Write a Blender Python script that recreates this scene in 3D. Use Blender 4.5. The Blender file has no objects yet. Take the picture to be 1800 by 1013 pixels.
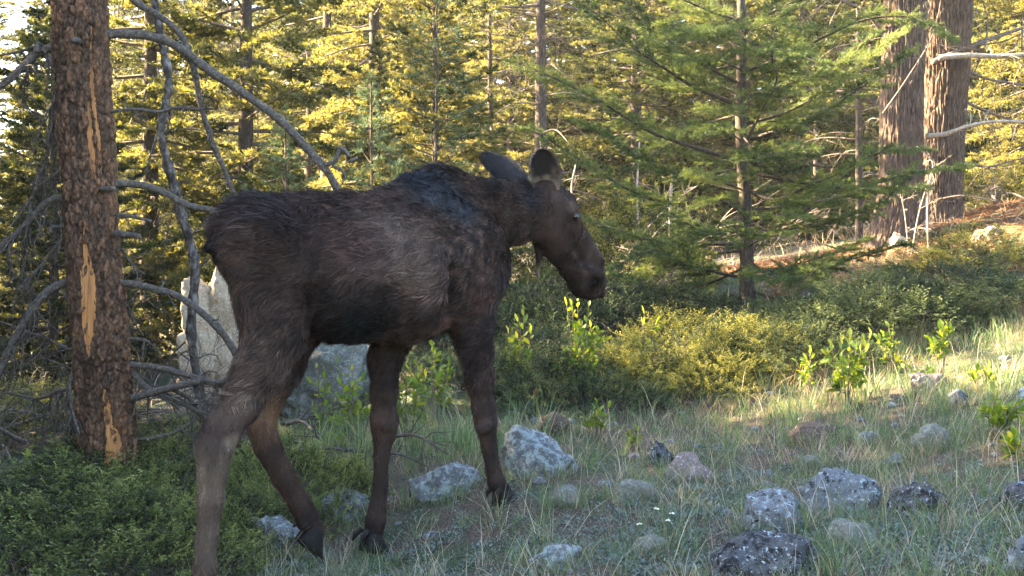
import bpy, math, random
import numpy as np
from mathutils import Vector, Matrix

# ------------------------------------------------------------------ camera, sky, sun, exposure
F = 2300.0                      # focal length in pixels of the 1800 px wide photograph
scene = bpy.context.scene
cam_data = bpy.data.cameras.new("camera")
cam_data.sensor_width = 36.0
cam_data.lens = 36.0 * F / 1800.0
cam_data.clip_start = 0.05
cam_data.clip_end = 2000.0
cam = bpy.data.objects.new("camera", cam_data)
scene.collection.objects.link(cam)
cam.location = (0, 0, 0)
cam.rotation_euler = (math.radians(90), 0, 0)
scene.camera = cam

SUN_AZ = math.radians(-74)      # measured from straight ahead, negative = to the left
SUN_EL = math.radians(31)
world = bpy.data.worlds.new("World")
scene.world = world
world.use_nodes = True
wn = world.node_tree.nodes
wl = world.node_tree.links
wn.clear()
sky = wn.new("ShaderNodeTexSky")
sky.sky_type = 'NISHITA'
sky.sun_disc = False
sky.sun_elevation = SUN_EL
sky.sun_rotation = SUN_AZ
sky.air_density = 1.0
sky.dust_density = 1.5
bg = wn.new("ShaderNodeBackground")
bg.inputs['Strength'].default_value = 0.08
wo = wn.new("ShaderNodeOutputWorld")
wl.new(sky.outputs[0], bg.inputs['Color'])
wl.new(bg.outputs[0], wo.inputs['Surface'])

sun_data = bpy.data.lights.new("sun", 'SUN')
sun_data.energy = 5.0
sun_data.angle = math.radians(0.5)
sun_data.color = (1.0, 0.77, 0.46)
sun = bpy.data.objects.new("sun", sun_data)
scene.collection.objects.link(sun)
sdir = Vector((math.sin(SUN_AZ) * math.cos(SUN_EL), math.cos(SUN_AZ) * math.cos(SUN_EL), math.sin(SUN_EL)))
sun.rotation_euler = (-sdir).to_track_quat('-Z', 'Y').to_euler()
sun.location = sdir * 50

scene.view_settings.view_transform = 'Standard'
scene.view_settings.look = 'None'
scene.view_settings.exposure = 4.5
scene.view_settings.gamma = 1.0
scene.view_settings.use_curve_mapping = False
scene.render.engine = 'CYCLES'
scene.cycles.max_bounces = 8
scene.cycles.diffuse_bounces = 4
scene.cycles.transmission_bounces = 6
scene.cycles.transparent_max_bounces = 8

# ------------------------------------------------------------------ helpers
C = scene.collection.objects
def W(px, py, Y):
    return np.array([(px - 900.0) / F * Y, Y, (506.5 - py) / F * Y])

def rng(seed):
    return np.random.RandomState(seed)

def norm(v):
    return v / np.maximum(np.linalg.norm(v, axis=-1, keepdims=True), 1e-9)

def hashf(ix, iy, iz, seed):
    n = (ix.astype(np.int64) * 73856093) ^ (iy.astype(np.int64) * 19349663) ^ (iz.astype(np.int64) * 83492791) ^ (seed * 2654435761 % 4294967291)
    n = (n ^ (n >> 13)) & 0x7fffffff
    n = (n * 1103515245 + 12345) & 0x7fffffff
    n = (n ^ (n >> 11)) & 0x7fffffff
    n = (n * 22695477 + 1) & 0x7fffffff
    return ((n >> 7) & 0xffff) / 65535.0

def vnoise(P, freq=1.0, seed=0):
    """value noise in 3-D, -1..1"""
    Q = np.asarray(P, float) * freq
    i = np.floor(Q).astype(np.int64)
    f = Q - i
    f = f * f * (3 - 2 * f)
    out = 0
    for dx in (0, 1):
        wx = f[..., 0] if dx else 1 - f[..., 0]
        for dy in (0, 1):
            wy = f[..., 1] if dy else 1 - f[..., 1]
            for dz in (0, 1):
                wz = f[..., 2] if dz else 1 - f[..., 2]
                out = out + wx * wy * wz * hashf(i[..., 0] + dx, i[..., 1] + dy, i[..., 2] + dz, seed)
    return out * 2 - 1

def fbm(P, freq=1.0, octaves=4, seed=0, gain=0.5):
    s = 0; a = 1.0; t = 0
    for o in range(octaves):
        s = s + a * vnoise(P, freq, seed + o * 17)
        t += a; a *= gain; freq *= 2.03
    return s / t

def worley(P, freq, seed=0):
    """F1 and F2 distances and the id of the nearest cell"""
    Q = np.asarray(P, float) * freq
    i = np.floor(Q).astype(np.int64)
    f1 = np.full(Q.shape[0], 9.0); f2 = np.full(Q.shape[0], 9.0); cid = np.zeros(Q.shape[0])
    for dx in (-1, 0, 1):
        for dy in (-1, 0, 1):
            for dz in (-1, 0, 1):
                c = i + np.array([dx, dy, dz])
                r = np.stack([hashf(c[:, 0], c[:, 1], c[:, 2], seed + k * 31) for k in (1, 2, 3)], 1)
                d = np.linalg.norm(c + r - Q, axis=1)
                h = hashf(c[:, 0], c[:, 1], c[:, 2], seed + 777)
                m = d < f1
                f2 = np.where(m, f1, np.minimum(f2, d))
                cid = np.where(m, h, cid)
                f1 = np.where(m, d, f1)
    return f1, f2, cid

def make_mesh(name, verts, faces, mat=None, smooth=False, attrs=None):
    """faces: one array (n,3) or (n,4), or a list of such arrays"""
    if not isinstance(faces, (list, tuple)):
        faces = [faces]
    faces = [np.asarray(f, dtype=np.int32) for f in faces if len(f)]
    me = bpy.data.meshes.new(name)
    verts = np.asarray(verts, dtype=np.float32)
    me.vertices.add(len(verts))
    me.vertices.foreach_set("co", verts.ravel())
    nl = sum(f.size for f in faces); nf = sum(len(f) for f in faces)
    me.loops.add(nl)
    me.loops.foreach_set("vertex_index", np.concatenate([f.ravel() for f in faces]))
    me.polygons.add(nf)
    tot = np.concatenate([np.full(len(f), f.shape[1], np.int32) for f in faces])
    st = np.concatenate([[0], np.cumsum(tot)[:-1]]).astype(np.int32)
    me.polygons.foreach_set("loop_start", st)
    me.polygons.foreach_set("loop_total", tot)
    if smooth:
        me.polygons.foreach_set("use_smooth", np.ones(nf, dtype=bool))
    if attrs:
        for k, v in attrs.items():
            v = np.asarray(v, dtype=np.float32)
            if v.ndim == 1:
                a = me.attributes.new(k, 'FLOAT', 'POINT')
                a.data.foreach_set("value", v)
            else:
                a = me.attributes.new(k, 'FLOAT_COLOR', 'POINT')
                if v.shape[1] == 3:
                    v = np.concatenate([v, np.ones((len(v), 1), np.float32)], 1)
                a.data.foreach_set("color", v.ravel())
    me.update(calc_edges=True)
    if mat:
        me.materials.append(mat)
    return me

def obj(name, data, parent=None, loc=None, kind=None, label=None, cat=None, group=None):
    o = bpy.data.objects.new(name, data)
    C.link(o)
    if parent is not None:
        o.parent = parent
    if loc is not None:
        o.location = loc
    tag(o, label, cat, group, kind)
    return o

def tag(o, label=None, cat=None, group=None, kind=None):
    if label: o["label"] = label
    if cat: o["category"] = cat
    if group: o["group"] = group
    if kind: o["kind"] = kind
    return o

def thing(name, label, cat, loc=(0, 0, 0), rz=0.0, group=None):
    o = bpy.data.objects.new(name, None)
    o.empty_display_size = 0.1
    C.link(o)
    o.location = loc
    o.rotation_euler = (0, 0, rz)
    return tag(o, label, cat, group)

def dup(root, loc, rz=0.0, scale=1.0, label=None, group=None, tilt=(0, 0)):
    r = root.copy(); C.link(r)
    r.location = loc
    r.rotation_euler = (tilt[0], tilt[1], rz)
    r.scale = (scale, scale, scale) if not isinstance(scale, tuple) else scale
    if label: r["label"] = label
    if group: r["group"] = group
    for ch in list(root.children):
        c = ch.copy(); C.link(c); c.parent = r
        for g in list(ch.children):
            d = g.copy(); C.link(d); d.parent = c
    return r

class Geo:
    """collects vertices, triangles, quads and a tint per vertex"""
    def __init__(self):
        self.v = []; self.t = []; self.q = []; self.a = []; self.n = 0
    def add(self, v, tris=None, quads=None, tint=None):
        v = np.asarray(v, float)
        if tris is not None and len(tris): self.t.append(np.asarray(tris) + self.n)
        if quads is not None and len(quads): self.q.append(np.asarray(quads) + self.n)
        self.v.append(v)
        if tint is None: tint = 0.5
        self.a.append(np.full(len(v), tint, float) if np.isscalar(tint) else np.asarray(tint, float))
        self.n += len(v)
    def mesh(self, name, mat, smooth=False):
        f = []
        if self.t: f.append(np.concatenate(self.t))
        if self.q: f.append(np.concatenate(self.q))
        return make_mesh(name, np.concatenate(self.v), f, mat, smooth, {"tint": np.concatenate(self.a)})

def spline(pts, n):
    """Catmull-Rom through rows of pts (any number of columns)"""
    P = np.asarray(pts, float)
    if len(P) == 2:
        t = np.linspace(0, 1, n)[:, None]
        return P[0] * (1 - t) + P[1] * t
    E = np.vstack([2 * P[0] - P[1], P, 2 * P[-1] - P[-2]])
    s = np.linspace(0, len(P) - 1 - 1e-9, n)
    i = s.astype(int); t = (s - i)[:, None]
    p0, p1, p2, p3 = E[i], E[i + 1], E[i + 2], E[i + 3]
    return 0.5 * ((2 * p1) + (-p0 + p2) * t + (2 * p0 - 5 * p1 + 4 * p2 - p3) * t ** 2 + (-p0 + 3 * p1 - 3 * p2 + p3) * t ** 3)

def tube(pts, rad, sides=6, cap=True, knobs=0.0, seed=0):
    P = np.asarray(pts, float); n = len(P)
    R = np.asarray(rad, float) * np.ones(n)
    T = norm(np.gradient(P, axis=0))
    ref = np.array([0, 0, 1.0]) if abs(T[:, 2]).mean() < 0.8 else np.array([1.0, 0, 0])
    A = norm(np.cross(T, ref)); B = np.cross(T, A)
    th = np.linspace(0, 2 * np.pi, sides, endpoint=False)
    rr = R[:, None] * np.ones((n, sides))
    if knobs:
        g = rng(seed)
        rr = rr * (1 + knobs * (g.rand(n, sides) - 0.5) + knobs * (g.rand(n, 1) - 0.5))
    V = P[:, None] + rr[..., None] * (np.cos(th)[None, :, None] * A[:, None] + np.sin(th)[None, :, None] * B[:, None])
    V = V.reshape(-1, 3)
    i = np.arange(n - 1)[:, None] * sides; j = np.arange(sides)[None]; k = (j + 1) % sides
    Q = np.stack([i + j, i + k, i + sides + k, i + sides + j], -1).reshape(-1, 4)
    T3 = []
    if cap:
        V = np.vstack([V, P[-1] + T[-1] * R[-1] * 0.6, P[0] - T[0] * R[0] * 0.2])
        a = len(V) - 2
        b = (n - 1) * sides
        for s in range(sides):
            T3.append([b + s, b + (s + 1) % sides, a])
            T3.append([(s + 1) % sides, s, a + 1])
    return V, np.array(T3, int).reshape(-1, 3), Q

def needles(P, D, L, Wd, g, flat=0.0):
    """one thin triangle per needle; P bases, D unit directions"""
    n = len(P)
    r = norm(g.randn(n, 3))
    if flat:
        r = norm(r * (1 - flat) + np.array([0, 0, flat]))
    S = norm(np.cross(D, r)) * (np.asarray(Wd) * np.ones(n))[:, None] * 0.5
    V = np.stack([P - S, P + S, P + D * (np.asarray(L) * np.ones(n))[:, None]], 1).reshape(-1, 3)
    return V, np.arange(n * 3).reshape(-1, 3)

# ------------------------------------------------------------------ materials
def new_mat(name):
    m = bpy.data.materials.new(name)
    m.use_nodes = True
    m.node_tree.nodes.clear()
    return m, m.node_tree.nodes, m.node_tree.links

def ramp(n, stops, interp='LINEAR'):
    r = n.new("ShaderNodeValToRGB")
    r.color_ramp.interpolation = interp
    e = r.color_ramp.elements
    while len(e) > 1: e.remove(e[-1])
    e[0].position = stops[0][0]; e[0].color = (*stops[0][1], 1)
    for p, c in stops[1:]:
        x = e.new(p); x.color = (*c, 1)
    return r

def leaf_mat(name, stops, trans=0.45, tcol=(1.0, 1.15, 0.5), rough=0.6, spec=0.25, objvar=0.25):
    """foliage: tint attribute plus a per-object offset choose the colour, part of the light goes through"""
    m, n, l = new_mat(name)
    at = n.new("ShaderNodeAttribute"); at.attribute_name = "tint"
    oi = n.new("ShaderNodeObjectInfo")
    ma = n.new("ShaderNodeMath"); ma.operation = 'MULTIPLY_ADD'
    l.new(oi.outputs['Random'], ma.inputs[0]); ma.inputs[1].default_value = objvar; l.new(at.outputs['Fac'], ma.inputs[2])
    mb = n.new("ShaderNodeMath"); mb.operation = 'SUBTRACT'; l.new(ma.outputs[0], mb.inputs[0]); mb.inputs[1].default_value = objvar / 2
    r = ramp(n, stops); l.new(mb.outputs[0], r.inputs[0])
    d = n.new("ShaderNodeBsdfPrincipled"); l.new(r.outputs[0], d.inputs['Base Color'])
    d.inputs['Roughness'].default_value = rough
    d.inputs['Specular IOR Level'].default_value = spec
    tl = n.new("ShaderNodeBsdfTranslucent")
    mc = n.new("ShaderNodeMix"); mc.data_type = 'RGBA'; mc.blend_type = 'MULTIPLY'; mc.inputs['Factor'].default_value = 1.0
    l.new(r.outputs[0], mc.inputs['A']); mc.inputs['B'].default_value = (tcol[0], tcol[1], tcol[2], 1)
    l.new(mc.outputs['Result'], tl.inputs['Color'])
    mx = n.new("ShaderNodeMixShader"); mx.inputs[0].default_value = trans
    l.new(d.outputs[0], mx.inputs[1]); l.new(tl.outputs[0], mx.inputs[2])
    o = n.new("ShaderNodeOutputMaterial"); l.new(mx.outputs[0], o.inputs[0])
    return m

def bark_mat(name, stops, scale=(30, 30, 8), bump=0.6, rough=0.9, detail=8, dist=0.01, attr=None, astops=None):
    m, n, l = new_mat(name)
    tc = n.new("ShaderNodeTexCoord")
    mp = n.new("ShaderNodeMapping"); mp.inputs['Scale'].default_value = scale
    l.new(tc.outputs['Object'], mp.inputs['Vector'])
    nz = n.new("ShaderNodeTexNoise"); nz.inputs['Scale'].default_value = 1.0
    nz.inputs['Detail'].default_value = detail; nz.inputs['Roughness'].default_value = 0.65
    l.new(mp.outputs[0], nz.inputs['Vector'])
    r = ramp(n, stops); l.new(nz.outputs['Fac'], r.inputs[0])
    col = r.outputs[0]
    if attr:
        at = n.new("ShaderNodeAttribute"); at.attribute_name = attr
        r2 = ramp(n, astops); l.new(at.outputs['Fac'], r2.inputs[0])
        mc = n.new("ShaderNodeMix"); mc.data_type = 'RGBA'; mc.blend_type = 'OVERLAY'; mc.inputs['Factor'].default_value = 0.85
        l.new(col, mc.inputs['A']); l.new(r2.outputs[0], mc.inputs['B']); col = mc.outputs['Result']
    b = n.new("ShaderNodeBsdfPrincipled"); l.new(col, b.inputs['Base Color'])
    b.inputs['Roughness'].default_value = rough; b.inputs['Specular IOR Level'].default_value = 0.2
    bp = n.new("ShaderNodeBump"); bp.inputs['Strength'].default_value = bump; bp.inputs['Distance'].default_value = dist
    l.new(nz.outputs['Fac'], bp.inputs['Height']); l.new(bp.outputs[0], b.inputs['Normal'])
    o = n.new("ShaderNodeOutputMaterial"); l.new(b.outputs[0], o.inputs[0])
    return m
# ------------------------------------------------------------------ the ground
CTRL = [(900,1013,5.65),(200,1080,5.4),(700,985,6.3),(880,888,6.5),(365,1043,5.53),(660,968,6.42),(1250,1013,5.35),(1790,1013,4.7),
        (1200,740,8.6),(1440,722,8.5),(1790,700,7.6),(1600,610,10.0),(1310,533,12.0),(1570,430,15.5),(1690,388,16.6),
        (1800,470,12.5),(1000,655,9.8),(700,768,8.2),(560,750,9.0),(200,852,7.4),(50,880,7.0),(50,770,10.0),(300,725,11.0),
        (50,660,15),(500,610,14),(900,560,13),(1000,490,18),(1400,470,18),(900,450,30),(1700,345,30),(200,560,30),
        (1500,860,6.6),(1350,900,6.1),(1790,850,5.9)]
cp = [W(*c) for c in CTRL]
for x, y, z in [(0,0,-1.35),(3,0,-.75),(-3,0,-1.7),(0,3,-1.32),(2.2,2.5,-1.0),(-3,3.5,-1.6),(-6,4,-1.9),(7,5,.3),(-9,8,-2.0),(9,12,1.3),(-9,16,-1.6),
                (0,-12,-1.8),(12,-12,-.6),(-12,-12,-3),(-22,10,-3.2),(22,10,3.0),(-25,40,-1.5),(25,40,5.0),(0,60,3),(50,80,9),(-50,80,1.5),(0,130,9),(120,130,16),(-120,130,2),(-110,0,-8),(110,0,10),(0,-60,-4),(100,-60,5),(-100,-60,-9)]:
    cp.append(np.array([x, y, z], float))
cp = np.array(cp)
def _k(d2):
    return np.where(d2 > 0, d2 * np.log(d2 + 1e-12) * 0.5, 0)
def _rbf(cp, lam=0.02):
    n = len(cp); X = cp[:, :2]
    K = _k(((X[:, None] - X[None]) ** 2).sum(-1)) + lam * np.eye(n)
    Pm = np.hstack([np.ones((n, 1)), X])
    A = np.zeros((n + 3, n + 3)); A[:n, :n] = K; A[:n, n:] = Pm; A[n:, :n] = Pm.T
    b = np.zeros(n + 3); b[:n] = cp[:, 2]
    return np.linalg.solve(A, b)
_w = _rbf(cp)
def ground_z(x, y, fine=True):
    x = np.asarray(x, float); y = np.asarray(y, float)
    sh = x.shape; q = np.stack([x.ravel(), y.ravel()], 1)
    out = np.zeros(len(q))
    for s in range(0, len(q), 20000):
        c = q[s:s + 20000]
        K = _k(((c[:, None] - cp[None, :, :2]) ** 2).sum(-1))
        out[s:s + 20000] = K @ _w[:-3] + _w[-3] + c @ _w[-2:]
    if fine:
        p3 = np.concatenate([q, np.zeros((len(q), 1))], 1)
        r = np.hypot(q[:, 0], q[:, 1] - 5)
        out += 0.035 * fbm(p3, 1.6, 3, 5) + 0.18 * vnoise(p3, 0.22, 9) * np.clip((r - 9) / 12, 0, 1)
    return out.reshape(sh)
def gz(x, y):
    return float(ground_z(np.array([x]), np.array([y]))[0])
def at(px, py, lo=3.5, hi=60.0):
    """where the sight line through a pixel meets the ground"""
    Y = np.linspace(lo, hi, 1400)
    x = (px - 900) / F * Y; z = (506.5 - py) / F * Y
    below = z < ground_z(x, Y)
    if not below.any(): return None
    i = int(np.argmax(below))
    return np.array([x[i], Y[i], gz(x[i], Y[i])])
def spots(n, x0, x1, y0, y1, g):
    x = x0 + (x1 - x0) * g.rand(n); y = y0 + (y1 - y0) * g.rand(n)
    return x, y, ground_z(x, y)

xs = np.unique(np.concatenate([np.linspace(-160, -14, 30), np.linspace(-14, -4, 40), np.linspace(-4, 5, 190), np.linspace(5, 14, 36), np.linspace(14, 160, 30)]))
ys = np.unique(np.concatenate([np.linspace(-60, 0, 14), np.linspace(0, 3.5, 20), np.linspace(3.5, 12, 180), np.linspace(12, 30, 90), np.linspace(30, 200, 40)]))
GX, GY = np.meshgrid(xs, ys)
GZ = ground_z(GX, GY)
pp = np.stack([GX.ravel(), GY.ravel(), np.zeros(GX.size)], 1)
dens = np.clip(1 - np.maximum(np.abs(GX.ravel()) - 5, GY.ravel() - 12) / 3, 0, 1)
GZ = GZ + (0.012 * fbm(pp, 9, 3, 31) * dens).reshape(GZ.shape)
nx, ny = len(xs), len(ys)
ii, jj = np.meshgrid(np.arange(nx - 1), np.arange(ny - 1))
b0 = (jj * nx + ii).ravel()
gq = np.stack([b0, b0 + 1, b0 + nx + 1, b0 + nx], 1)
m, n, l = new_mat("forest_floor")
tc = n.new("ShaderNodeTexCoord")
def _noise(sc, det=6, ro=0.6):
    z = n.new("ShaderNodeTexNoise"); z.inputs['Scale'].default_value = sc; z.inputs['Detail'].default_value = det; z.inputs['Roughness'].default_value = ro
    l.new(tc.outputs['Object'], z.inputs['Vector']); return z
nA = _noise(95, 8, 0.8); rA = ramp(n, [(0.34, (0.018, 0.014, 0.011)), (0.48, (0.060, 0.047, 0.036)), (0.56, (0.11, 0.088, 0.066)), (0.68, (0.24, 0.21, 0.17))])
l.new(nA.outputs['Fac'], rA.inputs[0])
nB = _noise(55, 8, 0.7); rB = ramp(n, [(0.34, (0.016, 0.022, 0.012)), (0.52, (0.045, 0.062, 0.034)), (0.70, (0.12, 0.14, 0.095))])
l.new(nB.outputs['Fac'], rB.inputs[0])
nC = _noise(1.7, 5, 0.6); rC = ramp(n, [(0.46, (0, 0, 0)), (0.56, (1, 1, 1))]); l.new(nC.outputs['Fac'], rC.inputs[0])
mx = n.new("ShaderNodeMix"); mx.data_type = 'RGBA'
l.new(rC.outputs[0], mx.inputs['Factor']); l.new(rA.outputs[0], mx.inputs['A']); l.new(rB.outputs[0], mx.inputs['B'])
b = n.new("ShaderNodeBsdfPrincipled"); b.inputs['Roughness'].default_value = 1; b.inputs['Specular IOR Level'].default_value = 0.1
l.new(mx.outputs['Result'], b.inputs['Base Color'])
bp = n.new("ShaderNodeBump"); bp.inputs['Strength'].default_value = 0.8; bp.inputs['Distance'].default_value = 0.02
l.new(nA.outputs['Fac'], bp.inputs['Height']); l.new(bp.outputs[0], b.inputs['Normal'])
o = n.new("ShaderNodeOutputMaterial"); l.new(b.outputs[0], o.inputs[0])
obj("ground", make_mesh("ground", np.stack([GX.ravel(), GY.ravel(), GZ.ravel()], 1), gq, m, True), kind="structure")
# ------------------------------------------------------------------ added scattering volume, tinted warm to make the background glow
mz, n, l = new_mat("haze")
pv = n.new("ShaderNodeVolumePrincipled")
pv.inputs['Color'].default_value = (1.0, 0.93, 0.80, 1)
pv.inputs['Density'].default_value = 0.0006
pv.inputs['Anisotropy'].default_value = 0.35
o = n.new("ShaderNodeOutputMaterial"); l.new(pv.outputs[0], o.inputs['Volume'])
hb = np.array([[-170, -65, -40], [170, -65, -40], [170, 205, -40], [-170, 205, -40], [-170, -65, 32], [170, -65, 32], [170, 205, 32], [-170, 205, 32]], float)
obj("haze", make_mesh("haze", hb, np.array([[0, 3, 2, 1], [4, 5, 6, 7], [0, 1, 5, 4], [1, 2, 6, 5], [2, 3, 7, 6], [3, 0, 4, 7]]), mz), kind="stuff")
scene.cycles.volume_bounces = 0
# ------------------------------------------------------------------ the moose
Hd = np.array([0.80, 0.60, 0.0])        # heading: to the right and away
Ud = np.array([-0.60, 0.80, 0.0])       # its far (left) side
HIPC = np.array([-1.145, 5.85, 0.0])
def body_Y(px, lat):
    """depth of the point on sight column px that lies `lat` metres to the far side of the spine plane"""
    k = (px - 900.0) / F
    # HIPC + t*Hd + lat*Ud : x = k*y
    t = (k * (HIPC[1] + lat * Ud[1]) - (HIPC[0] + lat * Ud[0])) / (Hd[0] - k * Hd[1])
    return HIPC[1] + t * Hd[1] + lat * Ud[1]
def N(px, py, lat, rpx, Y=None):
    """node: world position and radius from picture position, side offset and picture radius"""
    if Y is None: Y = body_Y(px, lat)
    p = W(px, py, Y)
    return (p, rpx / F * Y)
PRIMS = []
CUTS = []
def seg(a, b, k=0.03, s=1.0):
    """round cone between two nodes; s widens or flattens it sideways"""
    PRIMS.append((a[0], b[0], a[1], b[1], k, s))
def chain(nodes, k=0.03, s=1.0):
    for a, b in zip(nodes[:-1], nodes[1:]): seg(a, b, k, s)

# trunk, hips, withers
chain([N(452,432,0,78), N(525,448,0,98), N(605,470,0,126), N(705,468,0,130), N(785,458,0,118)], 0.07, 0.86)
seg(N(455,425,0,62), N(610,425,0,78), 0.06, 0.75)
chain([N(420,405,0,46), N(450,398,0,50), N(540,408,0,66)], 0.05, 0.9)
chain([N(690,400,0,62), N(735,364,0,56), N(770,352,0,58), N(806,372,0,60)], 0.05, 0.5)
chain([N(812,420,0,70), N(826,500,0,52), N(812,552,0,34)], 0.05, 1.0)
# flank and rib swell on both sides
for sg in (-1, 1):
    seg(N(600,480,sg*.10,92), N(700,478,sg*.12,92), 0.07, 0.8)
    seg(N(448,450,sg*.12,58), N(490,490,sg*.13,66), 0.06, 0.8)
# shoulders
seg(N(775,372,-.12,40), N(832,500,-.17,40), 0.06, 0.8)
seg(N(775,372,.12,40), N(790,500,.17,44), 0.06, 0.8)
seg(N(832,500,-.18,38), N(800,520,-.16,40), 0.04, 0.8)
# near hind leg (trailing)
chain([N(470,455,-.13,82), N(482,520,-.15,70), N(484,580,-.16,62)], 0.05, 0.62)
chain([N(484,580,-.16,62), N(458,645,-.17,44), N(424,712,-.17,37)], 0.045, 0.66)
chain([N(424,712,-.17,36), N(392,755,-.17,33), N(376,785,-.17,34)], 0.03, 0.7)
seg(N(366,770,-.17,20), N(362,795,-.17,20), 0.02, 0.7)
chain([N(378,790,-.17,32), N(374,830,-.17,27), N(370,880,-.17,23), N(364,950,-.17,19), N(361,1000,-.17,21), N(362,1016,-.17,22)], 0.02, 0.85)
chain([N(365,1020,-.17,19), N(374,1040,-.17,19)], 0.015, 0.9)
# far hind leg (swinging forward)
chain([N(500,480,.13,70), N(520,560,.14,56), N(492,640,.15,42), N(470,700,.15,31), N(458,745,.15,26)], 0.045, 0.7)
chain([N(458,745,.15,27), N(470,785,.15,24), N(498,838,.15,21), N(528,888,.15,19), N(540,912,.15,21)], 0.02, 0.85)
seg(N(540,914,.15,19), N(556,934,.15,16), 0.015, 0.9)
# near foreleg
chain([N(826,520,-.17,46), N(832,570,-.16,36), N(836,610,-.15,30), N(843,670,-.14,23), N(850,715,-.14,20), N(854,745,-.14,20.5)], 0.04, 0.85)
chain([N(854,745,-.14,20), N(860,785,-.14,14.5), N(866,822,-.14,13.5), N(872,845,-.14,17)], 0.015, 0.85)
seg(N(874,850,-.14,15), N(884,866,-.14,15), 0.012, 0.95)
# far foreleg
chain([N(720,520,.15,46), N(690,590,.15,34), N(677,630,.15,27), N(674,690,.15,22), N(675,740,.15,22.5), N(675,762,.15,21)], 0.04, 0.85)
chain([N(675,762,.15,21), N(671,800,.15,14.5), N(669,850,.15,13.5), N(664,890,.15,15), N(660,915,.15,19)], 0.015, 0.85)
seg(N(660,918,.15,17), N(656,938,.15,17), 0.012, 0.95)
# neck and head; head turned a little further away than the body
chain([N(812,385,0,66), N(862,378,0,52), N(905,374,0,51), N(942,370,0,47)], 0.06, 0.7)
chain([N(800,340,0,38), N(856,350,0,27), N(925,350,0,26)], 0.05, 0.5)
HY = body_Y(950, 0)
def HN(px, py, d, rpx): return N(px, py, 0, rpx, HY + d)
chain([HN(948,372,0,44), HN(975,378,.03,38), HN(990,395,.06,34)], 0.05, 1.0)
chain([HN(966,400,.0,38), HN(985,430,.05,34)], 0.04, 0.85)
chain([HN(990,396,.08,29), HN(1014,430,.16,27), HN(1030,462,.22,29), HN(1039,486,.26,27)], 0.035, 0.9)
chain([HN(984,430,.05,30), HN(1008,466,.13,26), HN(1022,492,.17,27)], 0.035, 0.9)
seg(HN(1022,500,.17,23), HN(1048,500,.26,19), 0.02, 1.0)
seg(HN(1024,512,.17,14), HN(1040,513,.21,15), 0.015, 1.0)
seg(HN(1050,508,.27,13), HN(1054,514,.27,12), 0.012, 1.0)
seg(HN(960,340,-.02,24), HN(998,356,.07,18), 0.025, 0.9)
seg(HN(1003,372,.02,12), HN(1012,380,.05,9), 0.015, 1.0)           # brow
seg(HN(945,350,-.08,16), HN(963,338,-.04,15), 0.02, 1.0)
# bell under the throat
chain([HN(950,425,.02,14), HN(948,447,.02,6), HN(946,474,.02,3.6), HN(946,488,.02,4.5)], 0.012, 1.0)
def cut(a, b, k=0.012):
    CUTS.append((a[0], b[0], a[1], b[1], k, 1.0))
cut(HN(1049,492,.105,6), HN(1043,503,.095,8))                    # nostril
cut(HN(1060,515,.17,2.5), HN(1030,517,.035,2.5)); cut(HN(1030,517,.035,2.5), HN(1012,506,.03,2))   # mouth line
cut(HN(1012,393,-.055,5), HN(1018,398,-.02,5), .02)                # below the eye
cut(HN(1014,440,.04,9), HN(1026,462,.09,8), .03)                  # hollow of the cheek in front of the jaw
cut(HN(996,360,-.085,5), HN(1003,366,-.07,5), .02)
seg(HN(1038,482,.14,14), HN(1050,486,.17,13), 0.02, 1.0)           # swollen nostril rim
seg(HN(972,404,-.045,15), HN(986,436,.0,13), 0.03, 1.0)            # jaw muscle
LS = lambda px, py, lat, r: N(px, py, lat, r)
cut(LS(398,722,-.245,9), LS(384,752,-.235,7), .025)                # hollow before the big hock tendon
cut(LS(368,815,-.235,4.5), LS(362,960,-.215,4), .016)              # tendon groove, right hind
cut(LS(852,775,-.185,3.5), LS(862,830,-.18,3.5), .014)             # right fore
cut(LS(672,785,.095,3.5), LS(666,880,.10,3.5), .014)               # left fore
cut(LS(474,790,.085,4), LS(515,880,.09,4), .014)                   # left hind
cut(LS(560,520,-.27,10), LS(545,590,-.22,12), .05)                 # flank fold before the thigh
cut(LS(792,470,-.29,9), LS(786,545,-.25,10), .045)                 # crease behind the shoulder
cut(LS(838,440,-.22,7), LS(868,500,-.19,7), .035)
seg(N(845,755,-.185,9), N(857,748,-.185,9), .015, 1.0)             # knee caps
seg(N(676,748,.10,10), N(684,752,.10,9), .015, 1.0)
# tail
chain([N(392,412,0,16), N(378,432,0,11), N(366,437,0,6)], 0.02, 1.0)

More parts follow.
